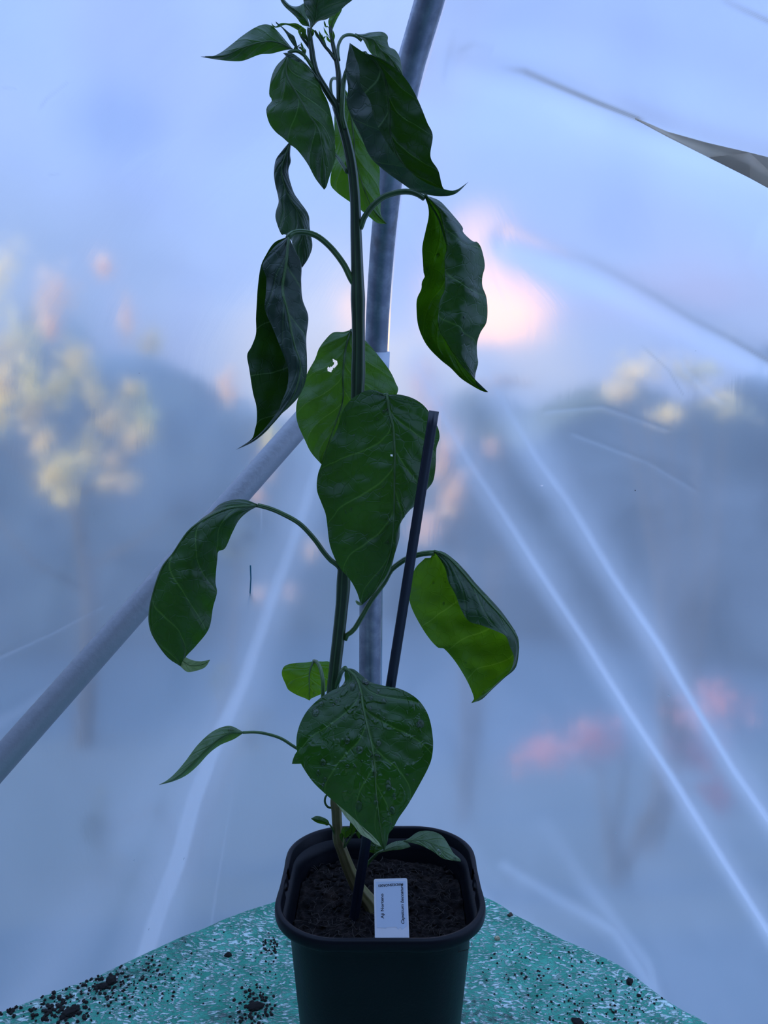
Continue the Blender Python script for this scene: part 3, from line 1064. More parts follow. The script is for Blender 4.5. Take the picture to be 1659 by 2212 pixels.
# profile: (inset from the rim's outer edge, z, corner radius)
prof = [(0.0250, 0.000, .030), (0.0240, 0.001, .031), (0.0100, 0.158, .040), (0.0070, 0.1660, .040), (0.0012, 0.1662, .046), (0.0004, 0.1670, .047),
        (0.0, 0.169, .047), (0.0, 0.1720, .047), (0.0006, 0.1742, .047), (0.0018, 0.1750, .046), (0.0036, 0.1750, .045), (0.0046, 0.1738, .044),
        (0.0058, 0.1660, .042), (0.0115, 0.154, .040), (0.0125, 0.14, .038), (0.025, 0.004, .030)]
pv, pf = [], []
for ri, (ins, z, r) in enumerate(prof):
    o_ = rsq(PWX - ins, PW - ins, .047 - ins * .9, NP)
    for k in range(NP):
        x, y = o_[k]
        # grip recess: the lip is pinched in at the middle of the two sides
        g = math.exp(-(y / 0.021) ** 6) * (1 if abs(x) > PWX * 0.7 else 0)
        if 3 < ri < 11:
            x -= math.copysign(0.0012 * g * (1 - ri / 14), x)
        pv.append((PC.x + x, PC.y + y, z))
for i in range(len(prof) - 1):
    for k in range(NP):
        k2 = (k + 1) % NP
        y = (pv[i * NP + k][1] + pv[i * NP + k2][1]) / 2 - PC.y
        x = pv[i * NP + k][0] - PC.x
        # slots cut in the side grips
        slot = abs(x) > PWX * 0.7 and 0.004 < abs(y + 0.002) < 0.0125
        if slot and i in (6, 10, 11):
            continue
        pf.append((i * NP + k, i * NP + k2, (i + 1) * NP + k2, (i + 1) * NP + k))
pf.append(tuple(k for k in reversed(range(NP))))
pf.append(tuple((len(prof) - 1) * NP + k for k in range(NP)))
pot = tag(empty('flower_pot', (PC.x, PC.y, 0.0)), 'square rounded black plastic pot standing on the green netting', 'pot')
pb = under(link('pot_body', mesh_from(pv, pf), M_pot), pot)
for f_ in pb.data.polygons[-2:]:
    f_.use_smooth = False
# water drops on the pot wall
def drop_mesh():
    bm = bmesh.new()
    bmesh.ops.create_uvsphere(bm, u_segments=12, v_segments=8, radius=1.0)
    for v in bm.verts:
        if v.co.z < 0:
            v.co.z *= 0.25
        else:
            v.co.z *= 0.62
    me = bpy.data.meshes.new('water_droplet')
    bm.to_mesh(me)
    bm.free()
    me.materials.append(M_water)
    for p in me.polygons:
        p.use_smooth = True
    return me


DROP = drop_mesh()


def droplet(pos, nrm, r, parent, el=1.0, par_empty=None):
    o = bpy.data.objects.new('water_droplet', DROP)
    COL.objects.link(o)
    q = nrm.to_track_quat('Z', 'Y')
    o.rotation_mode = 'QUATERNION'
    o.rotation_quaternion = q
    o.scale = (r, r * el, r)
    o.location = pos
    o.parent = parent
    if par_empty is not None:
        o.matrix_parent_inverse = Matrix.Translation(par_empty).inverted()
    return o


rd = random.Random(5)
for k in range(26):
    z = rd.uniform(0.10, 0.150)
    ins = 0.0250 - 0.015 * z / 0.158
    yy = rd.uniform(-0.05, 0.0)
    side = 1
    droplet(Vector((PC.x + side * (PWX - ins), PC.y + yy, z)), Vector((side, 0, 0)), rd.uniform(.0007, .0014), pot, 1.0, pot.location)

# beads of water and an ink line on the plastic sheets
for x, y, r in ((1172, 1048, .0022), (1440, 1091, .0014), (1158, 1180, .0014), (1445, 1503, .0015), (1330, 1800, .0010)):
    p = W(x, y, film_y(x, y) - 0.004)
    droplet(p, -outR, r, FW_R, 0.6)
for x, y, r in ((244, 1588, .0015), (372, 1640, .0015), (236, 1722, .0014), (290, 1860, .0012), (398, 1856, .0012), (322, 2008, .0010)):
    p = W(x, y, film_y(x, y, False) - 0.004)
    droplet(p, -outL, r, FW_L, 1.2)
M_teal = simple('teal_ink', (0.03, 0.22, 0.32), 0.6)
strip = [W(541, 1222, film_y(541, 1222, False) - .003), W(542, 1250, film_y(542, 1250, False) - .003), W(540, 1285, film_y(540, 1285, False) - .003), W(538, 1314, film_y(538, 1314, False) - .003)]
o_ = tube('ink_line', strip, 0.0008, M_teal, n=6)
o_.parent = FW_L

# ---------------------------------------------------------------- soil in the pot
SOILZ = 0.150
sv, sf = [], []
ng = 130
hx, hy = PWX - 0.0126, PW - 0.0126
for i in range(ng):
    for j in range(ng):
        x = -1 + 2 * j / (ng - 1)
        y = -1 + 2 * i / (ng - 1)
        # squash the square into the pot's rounded square
        k = 1.0
        if x or y:
            ux_, uy_ = abs(x * hx), abs(y * hy)
            m_ = max(abs(x), abs(y))
            ux_, uy_ = ux_ / m_, uy_ / m_
            rc = 0.040
            if ux_ > hx - rc and uy_ > hy - rc:
                # ray from the centre to the corner arc
                cxx, cyy = hx - rc, hy - rc
                a_ = ux_ * ux_ + uy_ * uy_
                b_ = ux_ * cxx + uy_ * cyy
                c_ = cxx * cxx + cyy * cyy - rc * rc
                k = min(1.0, (b_ + math.sqrt(max(0, b_ * b_ - a_ * c_))) / a_)
        X, Y = x * k * hx, y * k * hy
        w = Vector((X * 60, Y * 60, 0))
        z = SOILZ + 0.0045 * noise.noise(w * 0.5) + 0.0035 * noise.noise(w * 1.8) + 0.0022 * noise.noise(w * 5)
        z += 0.0030 * max(0, noise.noise(w * 3 + Vector((4, 4, 4))))
        sv.append((PC.x + X, PC.y + Y, z))
for i in range(ng - 1):
    for j in range(ng - 1):
        a = i * ng + j
        sf.append((a, a + 1, a + ng + 1, a + ng))
soil = link('potting_compost', mesh_from(sv, sf), M_soil)
tag(soil, 'dark fibrous compost filling the black pot', 'soil', kind='stuff')


def soil_z(x, y):
    w = Vector(((x - PC.x) * 60, (y - PC.y) * 60, 0))
    return SOILZ + 0.0045 * noise.noise(w * 0.5) + 0.0035 * noise.noise(w * 1.8) + 0.0022 * noise.noise(w * 5)


fv, fff, fu = [], [], []
for _ in range(420):
    x = PC.x + rd.uniform(-1, 1) * hx * 0.88
    y = PC.y + rd.uniform(-1, 1) * hy * 0.88
    z = soil_z(x, y) + 0.0016
    a = rd.uniform(0, 6.28)
    l_ = rd.uniform(0.003, 0.010)
    b = rd.uniform(-0.6, 0.6)
    pts = [Vector((x, y, z)), Vector((x + math.cos(a) * l_ / 2, y + math.sin(a) * l_ / 2, z + rd.uniform(0.0, 0.0025))), Vector((x + math.cos(a + b) * l_, y + math.sin(a + b) * l_, z + rd.uniform(-0.001, 0.002)))]
    tube_geo(pts, rd.uniform(0.00012, 0.0003), 4, fv, fff, fu, cap=False)
fib = link('plant_fibres', mesh_from(fv, fff), M_fibre)
fib.parent = soil
fib['kind'] = 'stuff'
cv2, cf2 = [], []
lumps = [lump_mesh(60 + i, 1, 0.6) for i in range(4)]
for _ in range(500):
    x = PC.x + rd.uniform(-1, 1) * hx * 0.9
    y = PC.y + rd.uniform(-1, 1) * hy * 0.9
    s = rd.uniform(0.0006, 0.0024)
    z = soil_z(x, y)
    i0 = len(cv2)
    me = rd.choice(lumps)
    for q in me.vertices:
        cv2.append((x + q.co.x * s, y + q.co.y * s, z + q.co.z * s + s * 0.4))
    for pl in me.polygons:
        cf2.append(tuple(i0 + k for k in pl.vertices))
cl_ = link('compost_bits', mesh_from(cv2, cf2), M_soil)
cl_.parent = soil
cl_['kind'] = 'stuff'

# ---------------------------------------------------------------- support cane
c0, c1 = WZ(768, 1958, SOILZ - 0.02), W(937.5, 888, .505)
c0 = W(766, 1975, .545)
ax = (c1 - c0)
cane = tube('support_cane', [c0 + ax * t for t in np.linspace(-0.03, 1.0, 40)], [0.0038 - 0.0004 * t for t in np.linspace(0, 1, 40)], M_cane, n=36, ridge=0.055, nr=6)
tag(cane, 'straight dark ribbed plastic cane pushed into the pot in front of stem', 'plant stake')

# ---------------------------------------------------------------- plant tag
tb = W(843, 2052, .4885)
tbl_, tbr = W(810.5, 2030, .4955), W(883.5, 2030, .4955)
ttl, ttr = W(804.5, 1900, .513), W(878, 1896, .513)
ex = ((tbr - tbl_) + (ttr - ttl)).normalized()
ey = (((ttl + ttr) - (tbl_ + tbr)) / 2)
TH = ey.length
ey = (ey - ex * ey.dot(ex)).normalized()
TWd = ((tbr - tbl_).length + (ttr - ttl).length) / 2
ez = ex.cross(ey)
org = (tbl_ + tbr) / 2
TM = Matrix((ex, ey, ez)).transposed().to_4x4()
TM.translation = org


def tag_outline(w, y0, y1, r):
    pts = [(-w / 2, y0), (w / 2, y0)]
    for k in range(7):
        a = math.radians(90 * k / 6)
        pts.append((w / 2 - r + r * math.cos(a), y1 - r + r * math.sin(a)))
    for k in range(7):
        a = math.radians(90 + 90 * k / 6)
        pts.append((-w / 2 + r + r * math.cos(a), y1 - r + r * math.sin(a)))
    return pts


def plate(name, pts, t0, t1, m, parent):
    n = len(pts)
    v = [(x, y, t0) for x, y in pts] + [(x, y, t1) for x, y in pts]
    f = [tuple(reversed(range(n))), tuple(range(n, 2 * n))] + [(k, (k + 1) % n, n + (k + 1) % n, n + k) for k in range(n)]
    o = link(name, mesh_from(v, f), m, parent, smooth=False)
    return o


ptag = empty('plant_label', (0, 0, 0))
ptag.matrix_world = TM
tag(ptag, 'white plastic plant tag with printed names, standing at the front of the pot', 'plant tag')
plate('tag_blade', tag_outline(TWd, -0.010, TH, 0.0012), -0.0008, 0.0, M_tag, ptag)
# printed sticker with a slightly torn lower edge
lab = [(-TWd / 2 + .0014, TH * .20), (-.0062, TH * .195), (-.004, TH * .185), (-.0035, TH * .20), (.003, TH * .205), (.0045, TH * .16), (.006, TH * .205), (.0072, TH * .155), (TWd / 2 - .0012, TH * .22), (TWd / 2 - .0012, TH * .955), (-TWd / 2 + .0014, TH * .955)]
plate('printed_sticker', lab, 0.0, 0.00012, M_paper, ptag)


def text(body, size, loc, rotz, shear=0.0, length=None):
    c = bpy.data.curves.new('lettering', 'FONT')
    c.body = body
    c.size = size
    c.shear = shear
    c.align_x = 'CENTER'
    c.align_y = 'CENTER'
    c.offset = 0.00006
    c.extrude = 0.00002
    to = bpy.data.objects.new('tmp', c)
    COL.objects.link(to)
    bpy.context.view_layer.update()
    dg = bpy.context.evaluated_depsgraph_get()
    me = bpy.data.meshes.new_from_object(to.evaluated_get(dg))
    bpy.data.objects.remove(to)
    me.materials.clear()
    o = link('lettering', me, M_ink, ptag, smooth=False)
    o.location = loc
    o.rotation_euler = (0, 0, rotz)
    if length:
        xs = [v.co.x for v in me.vertices]
        k = length / (max(xs) - min(xs))
        o.scale = (k, 1, 1)
    return o


px2m = TWd / 73.0
# the two plant names run bottom to top, the code is printed upside down along the top
text('Aji Norteno', 9.0 * px2m, (-19 * px2m, TH * 0.55, 0.00016), math.radians(90), 0, 48 * px2m)
text('Capsicum baccatum', 9.0 * px2m, (24 * px2m, TH * 0.57, 0.00016), math.radians(90), 0.3, 77 * px2m)
text('01RDS2SNOR003', 6.6 * px2m, (0, TH * 0.895, 0.00016), math.radians(182), 0, 54 * px2m)

# ================================================================== PLANT
plant = tag(empty('pepper_plant', (PC.x, PC.y, SOILZ)), 'tall chilli pepper plant with drooping dark green leaves growing in the black pot', 'plant')
PO = plant.location.copy()


def pchild(o):
    return under(o, plant)


c1_ = (560, 90, 6.705)
c2_ = (720, 50, 5.027)
c3_ = (500, 300, 3.253)
c4_ = (880, 400, 4.81)
c5_ = (630, 700, 3.567)
c6_ = (310, 1060, 3.858)
c7_ = (740, 1180, 4.1475)
c8_ = (600, 1410, 4.74)
cA = (400, 0, 2.37)
cB = (560, 0, 6.9125)
cD = (320, 1380, 2.44)
cE = (560, 1700, 3.072)

# stems
lowstem = path3(cE, [(775, 850), (735, 770), (690, 715), (650, 660), (615, 590), (585, 520), (552, 430), (528, 360), (517, 250), (512, 150), (508, 80), (510, 0), (520, -120)], [.552, .555, .556, .556, .556, .556, .555, .555, .555, .555, .555, .555, .555], 60)
rr = list(np.interp(np.linspace(0, 1, 60), [0, .2, .45, .6, 1], [.0062, .0052, .0042, .0038, .0040]))
rr = [r * (1 + 0.10 * math.exp(-((i - 33) / 2.0) ** 2) + 0.12 * math.exp(-((i - 46) / 1.5) ** 2)) for i, r in enumerate(rr)]
pchild(tube('woody_stem', lowstem, rr, M_wood, n=20, ridge=0.03))
plant.children[-1]['label'] = 'yellow-brown woody base of the stem'
mainstem = path3(PX, [(729, 1661), (722, 1590), (718, 1510), (724, 1440), (732, 1370), (740, 1290), (743, 1235), (748, 1150), (758, 1040), (768, 940), (772, 860), (774, 780), (774, 700), (772, 600), (769, 500), (767, 430), (760, 360), (750, 310), (738, 265), (727, 228)],
                 [.555] * 20, 110)
rr = list(np.interp(np.linspace(0, 1, 110), [0, .3, .5, .72, .85, 1], [.0044, .0046, .0046, .0046, .0036, .0032]))
for nd, w in ((30, 2), (65, 2), (77, 2)):
    rr = [r * (1 + 0.10 * math.exp(-((i - nd) / w) ** 2)) for i, r in enumerate(rr)]
pchild(tube('main_stem', mainstem, rr, M_stem, n=24, ridge=0.06, nr=5))


def branch(name, crop, pts, Y, r0, r1, m=M_stem, n=30):
    P = path3(crop, pts, Y, n)
    return pchild(tube(name, P, list(np.linspace(r0, r1, n)), m, n=14, ridge=0.05))


branch('branch', cB, [(1230, 1750), (1150, 1580), (1050, 1420), (950, 1260), (860, 1100), (810, 920), (780, 720), (760, 600), (750, 430)], [.555, .55, .55], .0026, .0017)
branch('branch', cB, [(1215, 1700), (1200, 1500), (1190, 1200), (1170, 1000), (1145, 870), (1100, 660), (1075, 520), (1060, 400)], [.555, .553, .552], .0024, .0012)
branch('side_shoot', cB, [(1135, 890), (1050, 770), (980, 690), (900, 570), (830, 460)], [.552, .55], .0012, .0008)
branch('side_shoot', cB, [(760, 720), (700, 640), (640, 560), (600, 480), (590, 430)], [.552, .55], .0011, .0007)
branch('side_shoot', cB, [(690, 880), (670, 800), (640, 740), (600, 700)], [.552, .55], .0009, .0006)


def leaf(crop, cols, dcol, Y0, Y1, m, mid=None, ref=0.5, face='up', nv=64, nu=40, holes=None, petiole=None, pY=None, pr=(.0017, .0015),
         name='leaf', wave=0.0015, wn=5, label=None, Ybow=0.0, pm=None, extra=None, drops=0, dseed=1, dr=(.0007, .0018), seed=0):
    """cols: edge/rib polylines in crop pixels from base to tip; dcol: depth of each (mm, + is away)"""
    ox, oy, s = crop
    nc = len(cols)
    if mid is None:
        mid = (nc - 1) / 2
    C = []
    for c in cols:
        A = catmull([(ox + x / s, oy + y / s) for x, y in c], nv)
        C.append(A)
    C = np.array(C)                      # nc, nv, 2
    verts, uvs, pix = [], [], []
    for i in range(nv):
        v = i / (nv - 1)
        row = C[:, i, :]
        env = math.sin(math.pi * min(1, max(0, v))) ** 0.6
        Yb = Y0 + (Y1 - Y0) * v + Ybow * math.sin(math.pi * v)
        pts = np.array([[row[k][0], row[k][1], dcol[k] * env] for k in range(nc)])
        Q = np.vstack([2 * pts[0] - pts[1], pts, 2 * pts[-1] - pts[-2]])
        for j in range(nu):
            t = j / (nu - 1) * (nc - 1)
            k = min(int(t), nc - 2)
            f = t - k
            a, b, c, d = Q[k], Q[k + 1], Q[k + 2], Q[k + 3]
            tn = 0.36
            m1, m2 = tn * (c - a), tn * (d - b)
            h = (2 * f ** 3 - 3 * f ** 2 + 1) * b + (f ** 3 - 2 * f ** 2 + f) * m1 + (-2 * f ** 3 + 3 * f ** 2) * c + (f ** 3 - f ** 2) * m2
            u = (t - mid) / (mid if t < mid else (nc - 1 - mid)) if nc > 1 else 0
            au = abs(u)
            # quilting between side veins, wavy margin
            kk = 0.34 * au ** 0.8
            ph = (v - kk) * 4.8 + (0.45 if u > 0 else 0)
            quilt = (abs((ph % 1.0) - 0.5) * 2) ** 2
            dz = wave * 1000 * (-(1 - quilt) * 0.8 * math.sin(math.pi * min(1, au * 0.95 + 0.05)) + 1.3 * au * math.sin(v * wn * 6.28 + (1.0 if u > 0 else 3.0) + seed) * env)
            nz = noise.noise(Vector((h[0] * 0.035, h[1] * 0.035, seed + h[2] * 0.01))) * wave * 1400
            dz += nz * env
            p = W(h[0], h[1], Yb + (h[2] + dz) / 1000.0)
            verts.append(p)
            uvs.append(((u + 1) / 2, v))
            pix.append((h[0], h[1]))
    faces = []
    hp_ = [[(ox + x / s, oy + y / s) for x, y in hpoly] for hpoly in (holes or [])]

    def inside(p, poly):
        r = False
        for a in range(len(poly)):
            x1, y1 = poly[a]
            x2, y2 = poly[a - 1]
            if (y1 > p[1]) != (y2 > p[1]) and p[0] < (x2 - x1) * (p[1] - y1) / (y2 - y1) + x1:
                r = not r
        return r

    for i in range(nv - 1):
        for j in range(nu - 1):
            a = i * nu + j
            q = (a, a + 1, a + nu + 1, a + nu)
            if hp_:
                cxp = sum(pix[k][0] for k in q) / 4
                cyp = sum(pix[k][1] for k in q) / 4
                if any(inside((cxp, cyp), h) for h in hp_):
                    continue
            faces.append(q)
    # orientation: make the reference spot show 'face' to the camera
    ri, rj = int(nv * 0.5), int(ref * (nu - 1))
    a = ri * nu + rj
    e1 = verts[a + 1] - verts[a] if rj < nu - 1 else verts[a] - verts[a - 1]
    e2 = verts[a + nu] - verts[a]
    nn_ = e1.cross(e2)
    toward = nn_.dot(Vector((0, 0, H)) - verts[a]) > 0
    if toward != (face == 'up'):
        faces = [tuple(reversed(q)) for q in faces]
    me = mesh_from(verts, faces, uvs)
    lf = pchild(link(name, me, m))
    if label:
        lf['label'] = label
    # the raised midrib on the leaf
    jm = int(round(mid / (nc - 1) * (nu - 1)))
    rib = [verts[i * nu + jm] for i in range(0, nv - 3)]
    ro = tube('midrib', rib[::2], list(np.linspace(pr[1] * 0.62, 0.0002, len(rib[::2]))), pm or M_petiole, n=8)
    ro.parent = lf
    if petiole is not None:
        P = path3(petiole[0], petiole[1], pY, 26)
        po = tube('petiole', P, list(np.linspace(pr[0], pr[1], 26)), pm or M_petiole, n=14, ridge=0.05)
        po.parent = lf
    # droplets
    if drops:
        r = random.Random(dseed)
        for _ in range(drops):
            i, j = int(nv * r.uniform(.06, .94)), int(nu * r.uniform(.06, .92))
            a = i * nu + j
            n_ = (verts[a + 1] - verts[a]).cross(verts[a + nu] - verts[a]).normalized()
            if n_.dot(Vector((0, 0, H)) - verts[a]) < 0:
                n_ = -n_
            rad = dr[0] + (dr[1] - dr[0]) * r.random() ** 2.5
            droplet(verts[a].copy(), n_, rad, lf, r.uniform(0.8, 1.7))
    return lf


# F : big leaf upper left
leaf(c1_, [[(430, 150), (380, 215), (250, 350), (180, 500), (145, 700), (150, 790), (185, 850), (110, 950), (105, 1040), (150, 1190), (240, 1310), (340, 1390), (450, 1490), (560, 1580), (700, 1770), (800, 1960), (870, 2060), (940, 2145)],
           [(430, 150), (395, 300), (400, 500), (560, 790), (720, 1070), (850, 1260), (900, 1500), (930, 1800), (940, 2145)],
           [(430, 150), (520, 190), (640, 290), (760, 410), (850, 530), (900, 680), (980, 840), (1030, 1000), (1090, 1300), (1100, 1550), (1100, 1700), (1060, 1830), (1005, 2000), (975, 2100), (940, 2145)]],
     [10, -6, 12], .545, .535, M_leaf, face='under', petiole=(cB, [(850, 1090), (780, 980), (700, 860), (640, 800), (560, 760), (480, 765), (440, 790)]), pY=[.55, .545], pr=(.0013, .0011), seed=1, wave=.002)
# hooked lobe at its base
leaf(c1_, [[(350, 165), (400, 160), (500, 180), (640, 285), (760, 405), (850, 520), (890, 600)], [(350, 170), (400, 215), (560, 290), (660, 330), (770, 450), (850, 550), (890, 600)]],
     [0, -2], .538, .54, M_leafgrey, name='leaf_lobe', nu=10, wave=.0004, pr=(.001, .0005), seed=2)
# H : large rolled leaf upper right
leaf(c2_, [[(187, 222), (240, 370), (280, 480), (300, 680), (400, 850), (450, 1050), (600, 1330), (800, 1580), (1000, 1730), (1200, 1802), (1330, 1812), (1470, 1722)],
           [(187, 220), (160, 350), (135, 520), (165, 700), (150, 870), (190, 1000), (300, 1230), (400, 1450), (540, 1590), (760, 1750), (850, 1810), (1000, 1860), (1180, 1880), (1330, 1852), (1470, 1722)],
           [(350, 330), (460, 420), (560, 620), (600, 900), (615, 1200), (700, 1450), (900, 1680), (1150, 1810), (1330, 1820), (1470, 1722)],
           [(430, 340), (600, 430), (740, 550), (850, 700), (940, 880), (1020, 1080), (1080, 1220), (1055, 1450), (1140, 1600), (1200, 1800), (1330, 1812), (1470, 1722)]],
     [-14, 0, 12, -2], .53, .52, M_leafgrey, mid=2, ref=0.15, face='up', nv=80, nu=56,
     petiole=(c2_, [(125, 1150), (95, 1000), (100, 800), (120, 600), (190, 430), (290, 345), (350, 330)]), pY=[.553, .55, .535], pr=(.0019, .0014), seed=3, wave=.0018)
# G : leaf behind it on an arched petiole
leaf(c2_, [[(240, 120), (340, 115), (400, 100), (530, 95), (590, 140), (590, 200), (610, 260), (670, 290), (720, 370), (745, 500), (762, 585)],
           [(240, 120), (330, 150), (440, 180), (520, 290), (600, 350), (690, 470), (762, 585)],
           [(240, 120), (320, 180), (380, 290), (430, 350), (520, 430), (620, 500), (700, 550), (762, 590)]],
     [6, -4, 8], .565, .57, M_leaf, face='under', petiole=(cB, [(1190, 900), (1175, 800), (1180, 680), (1240, 560), (1330, 520), (1440, 540), (1530, 610)]), pY=[.555, .56, .565], pr=(.0011, .0010), seed=4, wave=.0012)
# I : leaf behind the stem
leaf(c2_, [[(60, 700), (20, 900), (10, 1100), (20, 1400), (-20, 1600), (-30, 1750), (30, 1830), (120, 1900), (250, 1990), (385, 2100), (480, 2170), (580, 2180)],
           [(100, 700), (180, 950), (220, 1250), (240, 1500), (330, 1800), (450, 2050), (580, 2180)],
           [(110, 690), (250, 900), (400, 1200), (480, 1500), (505, 1600), (500, 1800), (515, 1900), (515, 2060), (540, 2120), (580, 2180)]],
     [8, -4, 4], .585, .585, M_leafmid, face='under', petiole=(cB, [(1140, 1560), (1080, 1400), (1065, 1250), (1090, 1180), (1140, 1170), (1200, 1210), (1290, 1500)]), pY=[.555, .56, .585], pr=(.0010, .0010), seed=5)
# D : pointed leaf upper left
leaf(cA, [[(548, 248), (500, 190), (465, 150), (440, 130), (400, 125), (350, 145), (290, 185), (240, 225), (180, 270), (130, 290), (80, 290)],
          [(548, 250), (470, 215), (400, 212), (300, 240), (200, 283), (80, 290)],
          [(548, 252), (500, 260), (440, 275), (380, 280), (300, 310), (240, 313), (160, 305), (80, 291)]],
     [4, -6, 2], .55, .53, M_leaf, face='under', nu=28, seed=6, wave=.0010, petiole=(cB, [(700, 880), (640, 800), (580, 750), (520, 720)]), pY=.55, pr=(.0008, .0008))
# A, B, C : top leaves running out of the picture
leaf(cB, [[(745, 400), (640, 370), (560, 270), (490, 200), (390, 110), (330, 30), (300, -60), (290, -140)],
          [(750, 395), (680, 280), (600, 200), (520, 140), (430, 80), (350, -10), (310, -140)],
          [(755, 390), (720, 250), (680, 60), (600, 85), (540, 95), (470, 80), (420, 40), (385, 0), (350, -60), (320, -140)]],
     [0, -5, 3], .555, .55, M_leaf, face='under', nu=24, seed=7, wave=.0008, pr=(.0006, .0006))
leaf(cB, [[(765, 430), (745, 310), (690, 200), (665, 60), (660, -80), (700, -250), (820, -420)],
          [(770, 430), (845, 250), (860, 90), (900, -60), (930, -250), (860, -430)],
          [(775, 430), (880, 320), (1000, 290), (1180, 180), (1290, 80), (1400, -10), (1450, -120), (1350, -300), (900, -430)]],
     [2, -8, 2], .54, .51, M_leafgrey, face='up', seed=8, wave=.0012, petiole=(cB, [(755, 640), (745, 540), (760, 470), (775, 420)]), pY=[.55, .54], pr=(.0009, .0008))
leaf(cB, [[(1075, 480), (1045, 400), (1030, 330), (1045, 270), (1100, 180), (1200, 60)],
          [(1080, 480), (1085, 380), (1110, 280), (1160, 180), (1220, 50)],
          [(1085, 480), (1115, 390), (1170, 270), (1230, 160), (1240, 50)]],
     [0, -2, 0], .553, .55, M_leafmid, face='under', nu=14, nv=24, seed=9, wave=.0004, pr=(.0005, .0005))
# E : small twisted young leaves
leaf(cB, [[(700, 440), (610, 375), (540, 345), (450, 350), (380, 343), (310, 350), (250, 395), (200, 365), (185, 330)],
          [(700, 520), (610, 475), (540, 430), (450, 385), (380, 372), (290, 408), (230, 412), (190, 375), (185, 330)]],
     [0, 3], .552, .545, M_leafmid, face='under', nu=12, nv=40, seed=10, wave=.0005, pr=(.0005, .0004), name='young_leaf')
leaf(cB, [[(570, 740), (520, 690), (450, 590), (400, 500), (330, 410), (260, 360), (243, 318)],
          [(580, 720), (550, 620), (520, 540), (450, 490), (380, 430), (310, 370), (270, 340), (243, 318)]],
     [0, 2], .549, .54, M_leafgrey, face='up', nu=12, nv=36, seed=11, wave=.0004, pr=(.0004, .0004), name='young_leaf')
young = [((640, 560), (600, 470), (640, 400), 22), ((720, 620), (660, 520), (640, 440), 26), ((740, 660), (700, 560), (690, 470), 20),
         ((900, 600), (860, 520), (830, 450), 22), ((960, 660), (920, 560), (890, 450), 24), ((1010, 700), (960, 600), (930, 500), 16),
         ((1080, 650), (1030, 590), (1000, 520), 20), ((1060, 610), (1080, 520), (1030, 470), 16), ((1100, 640), (1115, 540), (1095, 440), 16), ((1050, 560), (990, 480), (960, 400), 14),
         ((680, 840), (690, 760), (660, 700), 12), ((670, 760), (640, 690), (620, 620), 16), ((690, 800), (660, 740), (610, 730), 10), ((1000, 420), (980, 360), (965, 300), 14), ((780, 560), (800, 500), (800, 430), 20),
         ((930, 640), (970, 560), (1000, 540), 12), ((600, 730), (580, 690), (640, 650), 10), ((860, 480), (780, 440), (700, 400), 14), ((1060, 420), (1010, 395), (960, 390), 9)]
for k, (a, b, c, w) in enumerate(young):
    dxn, dyn = c[0] - a[0], c[1] - a[1]
    l_ = math.hypot(dxn, dyn)
    nx_, ny_ = -dyn / l_ * w, dxn / l_ * w
    yy = .548 + 0.0012 * ((k * 7) % 6)
    leaf(cB, [[a, (b[0] + nx_, b[1] + ny_), c], [a, (b[0] - nx_, b[1] - ny_), c]], [0, 1.5], yy, yy - 0.003, M_leafmid if k % 3 else M_leafyoung,
         face='under', nu=6, nv=14, seed=20 + k, wave=.0002, pr=(.0003, .0003), name='leaf_bud')
# J : narrow twisted leaf, left
leaf(c3_, [[(410, 30), (385, 200), (370, 350), (335, 440), (312, 510), (312, 570), (350, 670), (380, 672), (430, 730), (480, 850), (495, 908)],
           [(400, 30), (350, 90), (310, 150), (298, 240), (305, 310), (320, 370), (345, 440), (400, 540), (440, 600), (440, 680), (430, 740), (480, 850), (495, 908)],
           [(410, 30), (380, 120), (350, 220), (370, 320), (410, 420), (470, 520), (500, 620), (500, 740), (510, 840), (495, 908)],
           [(418, 30), (412, 110), (417, 160), (400, 220), (410, 290), (440, 380), (480, 440), (540, 530), (550, 620), (560, 680), (568, 760), (540, 840), (495, 908)]],
     [18, 4, -4, 4], .575, .585, M_leafgrey, mid=2, ref=0.6, face='up', seed=31, wave=.0016, nv=70,
     petiole=(PX, [(750, 372), (738, 352), (724, 334), (690, 308), (650, 300), (628, 312)]), pY=[.555, .57, .575], pr=(.0013, .0011))
# K : long rolled leaf, left
leaf(c3_, [[(385, 690), (300, 730), (240, 820), (205, 900), (185, 1040), (178, 1150), (172, 1260), (172, 1370), (140, 1460), (110, 1520), (125, 1620), (150, 1780), (175, 1880), (178, 1980), (165, 2040), (140, 2110), (30, 2186)],
           [(395, 690), (350, 850), (320, 1050), (330, 1250), (370, 1450), (420, 1650), (380, 1820), (290, 1970), (190, 2080), (30, 2186)],
           [(405, 690), (440, 770), (490, 880), (490, 1000), (500, 1130), (540, 1250), (525, 1400), (530, 1550), (525, 1680), (480, 1800), (400, 1890), (330, 1950), (250, 2050), (150, 2130), (30, 2186)],
           [(400, 690), (380, 850), (350, 1050), (380, 1200), (430, 1430), (480, 1600), (440, 1780), (340, 1940), (180, 2105), (30, 2186)],
           [(395, 690), (300, 760), (220, 880), (245, 980), (240, 1100), (235, 1200), (290, 1330), (330, 1430), (380, 1560), (400, 1640), (390, 1750), (350, 1850), (320, 1920), (190, 2080), (30, 2186)]],
     [6, 18, 4, -12, -8], .545, .53, M_leafgrey, mid=2.9, ref=0.85, face='up', nv=90, nu=64,
     petiole=(PX, [(768, 618), (757, 600), (742, 570), (715, 535), (685, 510), (655, 501), (632, 504), (622, 514)]), pY=[.555, .552, .545], pr=(.0022, .0019), seed=32, wave=.002)
